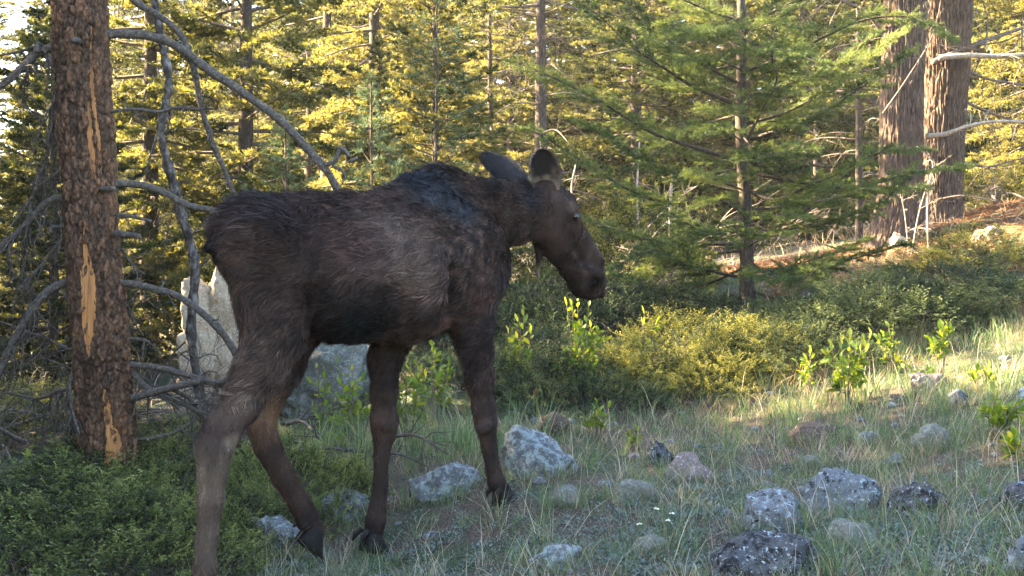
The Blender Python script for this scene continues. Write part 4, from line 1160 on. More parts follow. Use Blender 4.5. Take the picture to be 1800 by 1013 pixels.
pbr([(178,62),(215,60),(260,62),(310,80),(370,125),(430,165),(490,210),(540,260),(575,300),(600,345)], 10, 8, .1, 9, .07, 1, forks=[([(570,290),(588,283),(600,262),(612,272),(614,283),(628,278)], 5), ([(584,292),(600,300),(606,312),(602,322)], 3)])
pbr([(170,-60),(235,0),(290,35),(325,75),(343,130),(352,180),(366,230),(388,285),(412,342)], 8, 5, .3, 12, .10, 2)
pbr([(185,196),(240,193),(280,197),(310,190),(345,193),(375,192)], 3.6, 2.5, -.2, 6, .10, 3)
pbr([(190,322),(250,325),(290,340),(330,360),(370,370),(402,374)], 8, 5.5, -.1, 6, .12, 4)
pbr([(190,374),(235,382),(264,388)], 4.5, 3, -.1, 2, .08, 5)
pbr([(185,412),(215,411),(246,416)], 8, 5.5, -.2, 1, .06, 6)
pbr([(150,80),(140,72),(128,72)], 9, 5, -.25, 0, .1, 7, name="branch_stub")
pbr([(165,330),(180,332),(200,332)], 8, 5, -.22, 0, .1, 8, name="branch_stub")
pbr([(195,494),(240,500),(280,510),(320,525),(355,550),(390,585),(425,640)], 8, 7, -.1, 5, .16, 9)
pbr([(215,636),(290,650),(350,665),(395,682),(420,700)], 7, 5, -.1, 10, .25, 10, hang=.6)
pbr([(220,702),(270,690),(310,680),(350,672),(390,672),(412,655)], 8.5, 6, -.15, 6, .22, 11)
pbr([(222,648),(270,690),(330,715),(372,740),(400,760)], 6, 4, .1, 10, .25, 12)
pbr([(232,776),(290,765),(335,745),(350,730)], 5, 3, .1, 5, .15, 13)
pbr([(300,683),(330,700),(350,725),(385,735)], 5, 4, .2, 5, .2, 14)
pbr([(210,598),(240,597),(262,603)], 4.5, 3, .1, 3, .1, 15)
pbr([(205,420),(215,440),(235,470),(252,482)], 3, 2.5, .1, 5, .12, 16, hang=.8)
pbr([(212,510),(225,545),(240,575),(250,590)], 3, 2, .1, 7, .12, 17, hang=.8)
pbr([(115,82),(90,84),(68,92),(45,112),(0,152),(-60,190)], 9, 6, -.1, 8, .25, 20, forks=[([(66,92),(66,80),(70,76)], 7)])
pbr([(112,130),(98,120),(85,100)], 8, 6, .3, 0, .1, 21)
pbr([(66,82),(40,90),(0,98),(-40,104)], 3, 2, .1, 4, .15, 22)
pbr([(128,345),(90,352),(70,370),(30,410),(0,438),(-60,480)], 9, 7, .1, 9, .3, 23, hang=.9)
pbr([(118,418),(90,445),(60,480),(25,512)], 4, 2.5, .1, 6, .2, 24)
pbr([(130,492),(95,505),(70,527),(40,572),(15,620),(-10,670)], 10, 7, -.1, 9, .3, 25, hang=.8)
pbr([(105,160),(92,190),(88,230),(84,270),(72,310),(58,350),(56,400)], 5, 2.5, .2, 16, .25, 26, hang=1.0)
pbr([(58,108),(42,140),(38,165),(50,192),(78,205)], 2.2, 1.6, .2, 3, .12, 27)
pbr([(60,105),(48,130),(42,170),(56,196),(84,204)], 2.0, 1.4, .25, 2, .12, 28)
pbr([(110,258),(95,270),(98,300),(104,320)], 4, 2, .1, 8, .15, 29, hang=1.0)
pbr([(108,300),(60,340),(50,400),(40,460),(50,520)], 4, 2, .3, 18, .3, 30, hang=1.0)
pbr([(116,400),(90,400),(88,408)], 5, 4, -.1, 0, .3, 31)
pbr([(135,620),(90,600),(40,580),(-20,560)], 4, 2, .5, 14, .3, 32)
pbr([(135,680),(100,690),(60,700),(10,690)], 4.5, 2.5, .5, 16, .35, 33, hang=.9)
pbr([(140,720),(125,760),(118,800)], 3.5, 2, .2, 12, .3, 34, hang=.9)
pbr([(130,630),(124,700),(140,765)], 4, 2, -.2, 6, .2, 35, hang=.9)
# living crown, above the frame
Gl, Gn = Geo(), Geo(); gg = rng(55)
for i in range(36):
    z = 3.3 + 3.5 * gg.rand(); az = gg.rand() * 6.28; L = 1.0 + 1.2 * gg.rand(); d = np.array([math.cos(az), math.sin(az), .1]); b0 = np.array([-.25, 0, z])
    foliage(Gl, Gn, [b0, b0 + d * L * .5, b0 + d * L], .02, gg, tw=.6, dens=50, nl=.06, nw=.014, step=.14, sub=6)
obj("limbs", Gl.mesh("pine_limbs", m_bark), sp, kind="stuff"); obj("crown", Gn.mesh("pine_crown", m_needle_far), sp, kind="stuff")

# hanging dead sapling trunk behind it
org2 = W(350, 690, 8.1); org2[2] = gz(org2[0], 8.1)
ds = thing("dead_sapling", "thin scaly dead sapling trunk leaning between the bark-scarred pine and the moose's tail", "dead tree", tuple(org2))
pts = np.array([W(a, b, 8.1) for a, b in [(352,700),(346,655),(336,600),(338,540),(343,480),(336,430),(316,370),(304,320),(290,270),(282,230),(291,185),(297,140),(287,90),(277,30),(262,-60),(240,-200)]]) - org2
S = spline(pts, 120); G = Geo(); v, t3, q_ = tube(S, np.linspace(9, 6, 120) / F * 8.1 * (1 + .22 * vnoise(S, 16, 2)), 14, True, .24, 3); G.add(v, t3, q_, .4)
obj("trunk", G.mesh("dead_sapling_trunk", bark_mat("scaly_dead_bark", [(0.38, (0.022, 0.017, 0.014)), (0.5, (0.07, 0.056, 0.047)), (0.64, (0.20, 0.17, 0.15))], scale=(26, 26, 16), dist=.006), True), ds)
g = rng(9)
for i in range(16):
    s = g.randint(5, 112); G = Geo(); d = norm(g.randn(3) + [0, 0, -.4]); L = .12 + .3 * g.rand()
    dead_limb(G, [S[s], S[s] + d * L * .5, S[s] + d * L - [0, 0, .05]], .004 + .004 * g.rand(), g, 4, .14, 5); obj("twig", G.mesh("dead_twig", m_deadwood), ds)
# ------------------------------------------------------------------ rocks
import bmesh
_ICO = {}
def ico(n):
    if n not in _ICO:
        bm = bmesh.new(); bmesh.ops.create_icosphere(bm, subdivisions=n, radius=1.0)
        _ICO[n] = (np.array([v.co[:] for v in bm.verts]), np.array([[v.index for v in f.verts] for f in bm.faces])); bm.free()
    return _ICO[n]
def rock_mat(name, base, dark, lichen, d_lo=.55, l_lo=.56, warm=(.22, .13, .07), warm_lo=.68):
    m, n, l = new_mat(name)
    tc = n.new("ShaderNodeTexCoord"); oi = n.new("ShaderNodeObjectInfo")
    off = n.new("ShaderNodeVectorMath"); off.operation = 'ADD'; cm = n.new("ShaderNodeCombineXYZ")
    mu = n.new("ShaderNodeMath"); mu.operation = 'MULTIPLY'; mu.inputs[1].default_value = 37; l.new(oi.outputs['Random'], mu.inputs[0])
    l.new(mu.outputs[0], cm.inputs[0]); l.new(tc.outputs['Object'], off.inputs[0]); l.new(cm.outputs[0], off.inputs[1])
    def nz(s, d=8, r=.65):
        z = n.new("ShaderNodeTexNoise"); z.inputs['Scale'].default_value = s; z.inputs['Detail'].default_value = d; z.inputs['Roughness'].default_value = r
        l.new(off.outputs[0], z.inputs['Vector']); return z
    a = nz(60, 8, .75); r = ramp(n, [(.3, tuple(c * .55 for c in base)), (.5, base), (.72, tuple(min(1, c * 1.6) for c in base))]); l.new(a.outputs['Fac'], r.inputs[0])
    col = r.outputs[0]
    def lay(colour, s, lo, w, det, rough):
        nonlocal col
        z = nz(s, det, rough); rr = ramp(n, [(lo, (0, 0, 0)), (lo + w, (1, 1, 1))]); l.new(z.outputs['Fac'], rr.inputs[0])
        mx = n.new("ShaderNodeMix"); mx.data_type = 'RGBA'; l.new(rr.outputs[0], mx.inputs['Factor']); l.new(col, mx.inputs['A']); mx.inputs['B'].default_value = (*colour, 1); col = mx.outputs['Result']
        return z
    lay(warm, 9, warm_lo, .06, 6, .6)
    lay(lichen, 21, l_lo, .03, 9, .76)
    lay(dark, 25, d_lo, .025, 9, .74)
    lay(tuple(min(1, c * 1.3) for c in lichen), 60, .62, .03, 4, .6)
    lay((.20, .17, .06), 40, .70, .02, 4, .6)
    b = n.new("ShaderNodeBsdfPrincipled"); l.new(col, b.inputs['Base Color']); b.inputs['Roughness'].default_value = .92; b.inputs['Specular IOR Level'].default_value = .2
    bp = n.new("ShaderNodeBump"); bp.inputs['Strength'].default_value = .8; bp.inputs['Distance'].default_value = .012; l.new(a.outputs['Fac'], bp.inputs['Height']); l.new(bp.outputs[0], b.inputs['Normal'])
    o = n.new("ShaderNodeOutputMaterial"); l.new(b.outputs[0], o.inputs[0]); return m
RM = {
    'grey': rock_mat("grey_lichened_stone", (.100, .106, .112), (.018, .018, .020), (.21, .25, .26), .56, .55),
    'pale': rock_mat("pale_lichened_stone", (.090, .096, .102), (.017, .016, .018), (.19, .225, .23), .62, .50),
    'dark': rock_mat("dark_lichened_stone", (.058, .060, .064), (.014, .014, .016), (.20, .23, .235), .50, .60),
    'pink': rock_mat("pinkish_stone", (.14, .11, .098), (.022, .020, .021), (.25, .27, .27), .63, .60),
    'brown': rock_mat("brown_earthy_stone", (.075, .053, .04), (.03, .022, .018), (.2, .2, .17), .58, .66),
    'white': rock_mat("sunlit_pale_boulder", (.36, .28, .19), (.08, .055, .035), (.47, .39, .28), .60, .57, (.26, .17, .09), .60),  # pale stone, brightened and warmed to stand in for sunlight
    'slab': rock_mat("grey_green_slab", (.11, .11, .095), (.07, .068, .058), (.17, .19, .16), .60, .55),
}
def rock(px0, py0, px1, py1, mat, label, seed, Y=None, sub=4, rough=.10, angular=.5, depth=.75, bury=.55, tilt=0, group="stones scattered over the grassy slope", name="rock", crag=.16):
    g = rng(seed); cx = (px0 + px1) / 2
    if Y is None:
        p = at(cx, min(py1, 1012) if py1 < 1013 else 1012); Y = p[1] if p is not None else 8
        if py1 > 1013: Y -= .12
    w = (px1 - px0) / F * Y / 2; vis = (py1 - py0) / F * Y
    V0, T0 = ico(sub); d = V0.copy(); r = np.ones(len(d))
    for k in range(14):
        nn_ = norm(g.randn(3)); o_ = .50 + .38 * g.rand() + (1 - angular) * .28
        c_ = d @ nn_; r = np.minimum(r, np.where(c_ > .05, o_ / np.maximum(c_, .05), 9))
    P = d * r[:, None]
    w1, w2, wc = worley(P + .15 * np.stack([vnoise(P, 2, k) for k in (5, 6, 7)], 1), 1.5, seed)
    w3, w4, wd = worley(P, 3.4, seed + 5)
    P = P * (1 + crag * ((wc - .5) * 1.6 * np.clip((w2 - w1) * 5, 0, 1) + (wd - .5) * .5 * np.clip((w4 - w3) * 5, 0, 1)))[:, None]
    P = P * (1 + .20 * fbm(P, 1.5, 3, seed))[:, None]
    rg = 1 - np.abs(fbm(P, 2.6, 3, seed + 50)) * 2
    P = P * (1 - .07 * np.clip(rg, 0, 1) ** 4)[:, None]
    P = P + d * (rough * .55 * fbm(P, 5, 4, seed + 3, .6))[:, None]
    ext = P.max(0) - P.min(0); P = (P - (P.max(0) + P.min(0)) / 2) / (ext / 2)
    hz = vis * (1 + bury) / 2
    P = P * np.array([w, w * depth, hz])
    if tilt:
        a = math.radians(tilt); P = P @ np.array([[math.cos(a), 0, math.sin(a)], [0, 1, 0], [-math.sin(a), 0, math.cos(a)]])
    Yc = Y + w * depth * .5
    ztop = (506.5 - py0) / F * Yc
    c = np.array([(cx - 900) / F * Yc, Yc, ztop - P[:, 2].max()])
    o_ = obj(name, make_mesh("rock", P, T0, RM[mat], True), None, tuple(c), None, label, "rock", group)
    return o_
rock(876, 746, 1018, 838, 'pale', "large pale lichened rock just beyond the moose's right front hoof", 1, sub=5, tilt=-8, bury=.5)
rock(716, 812, 858, 870, 'pale', "low bluish speckled rock between the moose's two front legs", 2, sub=5, angular=.2, bury=.6)
rock(1134, 774, 1190, 822, 'dark', "small dark upright rock behind the broken pink-faced one", 3)
rock(1164, 795, 1258, 846, 'pink', "broken rock with a clean pink face in mid slope", 4, angular=1.0)
rock(1072, 840, 1156, 882, 'slab', "low dull brownish rock half sunk in dry grass, nearer than the broken one", 5)
rock(962, 852, 1026, 890, 'slab', "small pale green-grey rock right of the moose's front hoof", 6)
rock(1303, 862, 1420, 938, 'grey', "blocky grey rock with black crust, just above the big bottom dome", 7, sub=5, angular=1.0, bury=.4)
rock(1406, 822, 1556, 906, 'grey', "largest rounded grey rock in the foreground row at right", 8, sub=5, angular=.35, bury=.45)
rock(1556, 843, 1672, 904, 'dark', "dark rock with a pale top edge, right neighbour of the largest rounded one", 9, sub=5, tilt=10)
rock(1246, 934, 1462, 1040, 'dark', "big dark dome of rock with crusty lichen at the bottom edge", 10, Y=5.15, sub=5, angular=.2, bury=.4)
rock(924, 955, 1024, 1000, 'pale', "pale flat rock at the bottom edge left of the cream flowers", 11)
rock(1766, 934, 1846, 1010, 'grey', "smooth blue-grey rock at the bottom right corner", 12, angular=.2)
rock(436, 905, 545, 975, 'grey', "grey rock between the moose's two hind feet", 13, bury=.6)
rock(560, 858, 660, 912, 'grey', "grey rock touching the moose's left front leg, seen behind its swinging hind foot", 14)
rock(1598, 745, 1692, 790, 'slab', "low grass-fringed grey rock below the yellow leafy shrubs", 15)
rock(1496, 757, 1562, 780, 'pale', "thin flat grey slab lying level in the grass", 16, bury=.8)
rock(1385, 742, 1478, 782, 'brown', "brown earthy mound of rock in the grass under the yellow shrub", 17)
rock(1553, 795, 1597, 824, 'grey', "small round grey stone above the largest rounded rock", 18)
rock(1663, 683, 1712, 716, 'grey', "small domed grey stone high on the right slope", 19)
rock(1784, 678, 1850, 716, 'pale', "bluish stone cut by the right edge of the view", 20)
rock(1596, 654, 1672, 692, 'pink', "pale pinkish rock in bright grass, upper right slope", 21)
rock(1756, 842, 1850, 905, 'dark', "dark stone under grey cushion plants near the right edge", 23)
rock(945, 724, 1012, 766, 'brown', "mossy brown hump right behind the large pale lichened rock", 24)
rock(1408, 800, 1452, 824, 'slab', "small half-buried stone left of the grass by the big round rock", 25)
rock(1105, 938, 1180, 975, 'slab', "flat mossy stone in cushion plants left of the bottom dome", 26)
rock(1440, 912, 1545, 965, 'slab', "low lichened stone in the grass between bottom dome and rounded rock", 27, bury=.7)
rock(640, 870, 720, 900, 'brown', "low brown stone in needle litter right behind the left front hoof", 28, bury=.7)
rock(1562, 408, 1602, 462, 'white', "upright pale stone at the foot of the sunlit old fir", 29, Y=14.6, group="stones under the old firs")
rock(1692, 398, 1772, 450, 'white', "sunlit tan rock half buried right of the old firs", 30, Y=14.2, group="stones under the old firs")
rock(1395, 505, 1465, 552, 'pale', "pale grey rock seen under the near fir's right limbs", 31, Y=11.6, group="stones under the old firs")
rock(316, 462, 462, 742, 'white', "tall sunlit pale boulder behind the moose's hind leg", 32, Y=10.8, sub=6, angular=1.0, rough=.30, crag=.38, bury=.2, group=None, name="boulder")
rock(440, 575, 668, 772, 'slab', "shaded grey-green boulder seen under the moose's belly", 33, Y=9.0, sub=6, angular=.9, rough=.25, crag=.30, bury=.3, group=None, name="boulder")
# ------------------------------------------------------------------ junipers
m_jun = leaf_mat("juniper_needles", [(0, (.011, .015, .007)), (.3, (.050, .066, .020)), (.6, (.125, .155, .042)), (1, (.24, .26, .085))], trans=.22, tcol=(1.5, 1.35, .5))
m_jun_shade = leaf_mat("dark_juniper_needles", [(0, (.007, .011, .007)), (.35, (.026, .042, .020)), (.65, (.060, .088, .038)), (1, (.125, .15, .070))], trans=.25, tcol=(1.4, 1.3, .5))  # darker copy: shade put into the needle colour
m_jun_sun = leaf_mat("yellowish_juniper_needles", [(0, (.011, .015, .007)), (.30, (.065, .082, .026)), (.56, (.18, .19, .055)), (1, (.33, .31, .115))], trans=.42, tcol=(1.5, 1.35, .5))  # brighter yellow copy: sunlight put into the needle colour
def juniper_mesh(name, seed, rx, ry, h, npl, mat, nl=.012, nw=.0052, sl=.13, side=9, per=9):
    """a mound of plumes: each plume a curved axis with short side shoots set with needles"""
    g = rng(seed); Gn, Gw = Geo(), Geo()
    a = g.rand(npl) * 6.283; r = np.sqrt(g.rand(npl))
    x, y = r * np.cos(a), r * np.sin(a)
    lob = 1 + .30 * vnoise(np.stack([np.cos(a) * 1.5, np.sin(a) * 1.5, 0 * a], 1), 1.4, seed)
    X = x * rx * lob; Yy = y * ry * lob
    hh = h * (1 - r ** 2.4) ** .7 * (1 + .55 * vnoise(np.stack([X, Yy, 0 * X], 1), 3.0, seed + 1) + .25 * vnoise(np.stack([X, Yy, 0 * X], 1), 8.0, seed + 2))
    deep = g.rand(npl) ** 2.2
    P0 = np.stack([X, Yy, hh * (1 - .6 * deep) + .02], 1)
    D0 = norm(np.stack([x * .9, y * .9, .45 + 0 * x], 1) + .55 * np.stack([vnoise(P0, 3.5, seed + k) for k in (4, 5, 6)], 1) + .30 * g.randn(npl, 3))
    L0 = sl * (.6 + .8 * g.rand(npl))
    S0 = norm(np.cross(D0, [0, 0, 1.0]) + .5 * g.randn(npl, 3))
    m_ = npl * side; i0 = np.repeat(np.arange(npl), side); u = np.tile((np.arange(side) + .5) / side, npl)
    sg = np.where(np.tile(np.arange(side), npl) % 2 == 0, 1, -1)[:, None]
    up = np.array([0, 0, 1.0])
    P1 = P0[i0] + D0[i0] * (u * L0[i0])[:, None] + up * (u ** 2 * L0[i0] * .35)[:, None]
    D1 = norm(D0[i0] * .8 + S0[i0] * sg * .75 + up * .35 + .25 * g.randn(m_, 3))
    L1 = L0[i0] * .34 * (1.1 - .6 * u) * (.7 + .6 * g.rand(m_))
    n = m_ * per; i1 = np.repeat(np.arange(m_), per); w = np.tile(np.linspace(.1, 1, per), m_)
    P = P1[i1] + D1[i1] * (w * L1[i1])[:, None]
    rnd = norm(g.randn(n, 3)); D = norm(D1[i1] * .9 + rnd * .75)
    v, t3 = needles(P, D, nl * (.7 + .6 * g.rand(n)), nw, g)
    tp = .30 + .22 * vnoise(P0, 5, seed + 20) + .20 * g.randn(npl)
    ti = tp[i0][i1] + .55 * (u[i1] - .45) + .22 * (w - .5) + .06 * g.randn(n)  # dark plume bases and light tips: shaded gaps painted into the tint
    Gn.add(v, t3, None, np.repeat(ti, 3))
    for i in range(26):
        a_ = g.rand() * 6.28; q = .5 + .5 * g.rand()
        e = np.array([math.cos(a_) * rx * q, math.sin(a_) * ry * q, h * .5 * g.rand() + .08])
        dead_limb(Gw, [np.zeros(3) + g.randn(3) * [.08, .08, 0], e * [.5, .5, .35], e], .010, g, 5, .25, 5, hang=.1)
    return Gn.mesh(name + "_needles", mat), Gw.mesh(name + "_stems", m_twig)
JA = juniper_mesh("juniper", 41, 1.0, .75, .42, 1500, m_jun, nl=.016, nw=.0078, sl=.125, side=8, per=7)
JB = juniper_mesh("spreading_juniper", 42, 1.1, .8, .62, 1400, m_jun_shade, nl=.017, nw=.0075, sl=.17)
JC = juniper_mesh("golden_juniper", 43, 1.0, .8, .70, 1400, m_jun_sun, nl=.017, nw=.0075, sl=.17)
def juniper(meshes, px, py, Y, sx, sz, rz, label, group="juniper mats", name="juniper_bush"):
    p = W(px, py, Y); z = gz(p[0], Y) - .04
    t = thing(name, label, "juniper", (p[0], Y, z), rz, group); t.scale = (sx, sx, sz)
    obj("foliage", meshes[0], t, kind="stuff"); obj("stems", meshes[1], t, kind="stuff")
    return t
juniper(JA, 60, 950, 6.3, .95, 0.58, .3, "green juniper mat filling the bottom left corner")
juniper(JA, 250, 950, 6.1, .75, 0.55, 2.4, "green juniper mat between the scarred pine's base and the moose's right hind leg")
juniper(JA, 400, 960, 6.5, .52, 0.46, 4.2, "small juniper clump seen between the moose's hind legs")
juniper(JA, 110, 870, 7.0, .85, 0.46, 5.0, "yellowish juniper mat left of the scarred pine's base")
juniper(JA, 285, 850, 7.6, .7, 0.52, 1.0, "dark juniper mat right behind the scarred pine's base")
juniper(JA, 520, 860, 7.1, .52, 0.61, 3.3, "bright green juniper clump behind the swinging left hind leg")
juniper(JB, 905, 720, 9.4, 0.77, 0.53, .5, "shaded green juniper behind the moose's right front leg")
juniper(JB, 1015, 735, 9.0, 0.56, 0.40, 2.9, "dull green juniper above the large pale lichened rock")
juniper(JC, 1095, 715, 9.4, .55, .34, 2.0, "glowing sunlit juniper straight below the moose's muzzle")
juniper(JC, 1185, 715, 9.8, .62, .44, 0.3, "tallest glowing juniper, right of the one below the muzzle")
juniper(JC, 1262, 700, 9.3, .50, .30, 4.1, "low glowing juniper spreading to the front of the sunlit clump")
juniper(JC, 1325, 700, 9.8, .52, .38, 5.5, "glowing juniper at the right end of the sunlit clump")
juniper(JB, 1370, 680, 9.9, 0.72, 0.39, 5.2, "half-shaded juniper left of the yellow leafy shrub")
juniper(JB, 1440, 590, 10.7, 0.90, 0.44, .9, "dark green juniper mat under the near fir")
juniper(JB, 1590, 590, 10.6, 0.95, 0.55, 3.6, "dark juniper mat right of the one under the near fir")
juniper(JB, 1730, 550, 10.9, 0.99, 0.48, 1.9, "dark juniper mat climbing the slope at the right edge")
juniper(JB, 1000, 620, 11.2, 0.90, 0.73, 1.2, "green juniper behind the sunlit pair, below the moose's jaw")
juniper(JB, 1190, 590, 11.6, 0.90, 0.41, 2.6, "low juniper spread at the near fir's left foot")
juniper(JC, 120, 745, 9.6, 0.72, 0.43, 2.2, "sunlit juniper tangled in dead twigs beyond the scarred pine")
juniper(JC, 20, 700, 11.0, 0.90, 0.41, .2, "sunlit juniper at the left edge under the backlit firs")
juniper(JB, 760, 650, 11.5, 0.90, 0.58, .2, "juniper glimpsed between the moose's front legs")
juniper(JC, 480, 650, 12.5, 0.90, 0.55, .7, "juniper behind the pale boulders")
juniper(JC, 900, 560, 13.5, 0.99, 0.66, 3.7, "sunlit juniper low behind the moose's chest")
juniper(JC, 1100, 520, 14.0, 0.99, 0.89, .7, "yellow-green sunlit juniper right of the moose's muzzle")
juniper(JC, 1700, 470, 12.8, 0.72, 0.42, .7, "low bright green growth above the dark right-hand junipers")
juniper(JC, 1760, 375, 18.5, 1.08, 0.56, 1.7, "yellow sunlit undergrowth right of the old firs")

# ------------------------------------------------------------------ leafy shrubs: every leaf an object sharing a few meshes
m_leaf = leaf_mat("shrub_leaf", [(0, (.045, .085, .018)), (.4, (.085, .15, .025)), (.7, (.15, .21, .035)), (1, (.25, .25, .05))], trans=.5, tcol=(1.6, 1.35, .35), objvar=.7, rough=.45)
m_stem = bark_mat("shrub_stem", [(.3, (.06, .045, .03)), (.7, (.16, .12, .08))], scale=(40, 40, 40), dist=.002, detail=3)
def leaf_mesh(name, L=.042, Wd=.019, fold=.25, curl=.2):
    t = np.array([0, .18, .42, .7, .9, 1.0]); w = np.array([.0, .62, 1, .85, .42, 0]) * Wd / 2
    V = []
    for a, b in zip(t, w):
        z = -curl * L * a * a
        V += [[-b, a * L, z + fold * b], [0, a * L, z], [b, a * L, z + fold * b]]
    Q = []
    for i in range(5): Q += [[3 * i, 3 * i + 1, 3 * i + 4, 3 * i + 3], [3 * i + 1, 3 * i + 2, 3 * i + 5, 3 * i + 4]]
    return make_mesh(name, np.array(V), np.array(Q), m_leaf, False, {"tint": np.full(18, .5)})
LEAVES = [leaf_mesh("leaf_a"), leaf_mesh("leaf_b", .034, .018, .4, .35), leaf_mesh("leaf_c", .050, .021, .15, -.1)]
def shrub(px, base, top, Y, nst, w, label, seed, leaves=90, sc=1.0, spread=.35, name="leafy_shrub", cat="shrub", group=None):
    g = rng(seed); p = W(px, base, Y); p[2] = gz(p[0], Y) - .02
    H = max(.15, (506.5 - top) / F * Y - p[2])
    t = thing(name, label, cat, tuple(p), 0, group); G = Geo(); tips = []
    for s in range(nst):
        a = g.rand() * 6.28; q = spread * w * g.rand(); h = H * (.65 + .38 * g.rand()) if s else H
        e = np.array([math.cos(a) * w * (.3 + .7 * g.rand()), math.sin(a) * w * .6 * (.3 + .7 * g.rand()), h])
        if s == 0: e[:2] *= .2
        st = np.array([math.cos(a) * q * .4, math.sin(a) * q * .3, 0])
        S = spline([st, st * .6 + e * [.35, .35, .45], e], 9)
        v, t3, q_ = tube(S, np.linspace(.0042, .0016, 9) * (1 + sc * .3), 5); G.add(v, t3, q_, .5); tips.append(S)
        for b in range(2):
            k = 3 + g.randint(4); d = norm(norm(S[k + 1] - S[k]) + .7 * g.randn(3)); e2 = S[k] + d * h * .22
            S2 = np.linspace(S[k], e2, 5); v, t3, q_ = tube(S2, np.linspace(.0022, .001, 5), 4); G.add(v, t3, q_, .5); tips.append(S2)
    obj("stems", G.mesh("shrub_stems", m_stem, True), t)
    per = min(280, int(leaves * 1.7)) // len(tips) + 1
    for S in tips:
        T = norm(S[-1] - S[-3])
        for i in range(per):
            f = 1 - (i / per) * .62; k = f * (len(S) - 1); k0 = int(min(len(S) - 2, k)); P = S[k0] + (S[k0 + 1] - S[k0]) * (k - k0)
            az = i * 2.4 + g.rand(); o_ = norm(np.cross(T, [math.cos(az), math.sin(az), .3]))
            d = norm(o_ * (.5 + .5 * (1 - f) / .62) + T * (.9 if i < 5 else .45) + .2 * g.randn(3))
            up = norm(np.array([0, 0, 1.0]) * .8 + .5 * g.randn(3)); sx = norm(np.cross(d, up)); sz = np.cross(sx, d)
            M = Matrix([[sx[0], d[0], sz[0], P[0]], [sx[1], d[1], sz[1], P[1]], [sx[2], d[2], sz[2], P[2]], [0, 0, 0, 1]])
            lo = bpy.data.objects.new("leaf", LEAVES[g.randint(3)]); C.link(lo); lo.parent = t
            lo.matrix_local = M @ Matrix.Scale(sc * (.75 + .7 * g.rand()), 4)
    return t
shrub(1490, 722, 592, 8.45, 8, .28, "yellow-green leafy shrub standing in grass at the foot of the slope, right of centre", 71, 200, 1.15)
shrub(1655, 650, 572, 8.9, 4, .14, "bright yellow sprig of leaves against the dark right-hand junipers", 72, 60, 1.1)
shrub(1572, 655, 575, 9.1, 4, .14, "pale yellow leafy sprig between the bushy yellow shrub and the bright sprig", 73, 50, 1.0)
shrub(1745, 800, 690, 6.9, 5, .2, "leafy sprig with large olive leaves by the right edge", 74, 60, 1.2)
shrub(1790, 850, 760, 6.4, 4, .15, "low leafy sprig cut by the right edge, under the olive one", 75, 36, 1.2)
shrub(1018, 645, 530, 9.0, 7, .20, "blazing sunlit leafy shrub under the moose's muzzle", 76, 150, 1.1)
shrub(915, 650, 545, 9.1, 5, .17, "sunlit leafy shrub right of the moose's right foreleg", 77, 80, 1.0)
shrub(1130, 620, 552, 9.3, 3, .06, "single sunlit leafy sprig right of the blazing shrub", 78, 26, 1.1)
shrub(720, 760, 625, 8.0, 8, .24, "yellow-green leafy shrub between the moose's two front legs", 79, 150, 1.0)
shrub(765, 740, 610, 8.5, 6, .2, "leafy shrub in tall grass close behind the right foreleg", 80, 100, 1.0)
shrub(625, 770, 640, 7.9, 7, .22, "leafy sprigs in front of the shaded boulder under the belly", 81, 110, .95)
shrub(570, 740, 650, 8.2, 4, .1, "thin leafy sprig at the left end of the shaded boulder", 82, 36, .9)
shrub(1050, 760, 708, 7.9, 4, .12, "small green leafy plant right of the large pale rock", 83, 40, .9, name="leafy_plant", cat="plant")
shrub(1115, 790, 760, 7.7, 3, .09, "very low green leafy plant above the small dark upright rock", 84, 24, .8, name="leafy_plant", cat="plant")
shrub(1425, 650, 612, 8.9, 4, .14, "low pale leafy sprig left of the bushy yellow shrub", 85, 44, 1.0)
shrub(1630, 700, 655, 8.6, 4, .16, "low leafy sprig in bright grass by the pinkish rock", 86, 40, .9)
shrub(60, 830, 790, 7.3, 3, .1, "tiny yellow leafy plant in the juniper at left", 87, 20, .9, name="leafy_plant", cat="plant")
shrub(1720, 700, 650, 8.2, 5, .2, "leafy plant on the upper right slope beyond the olive sprig", 88, 50, 1.0, name="leafy_plant", cat="plant")

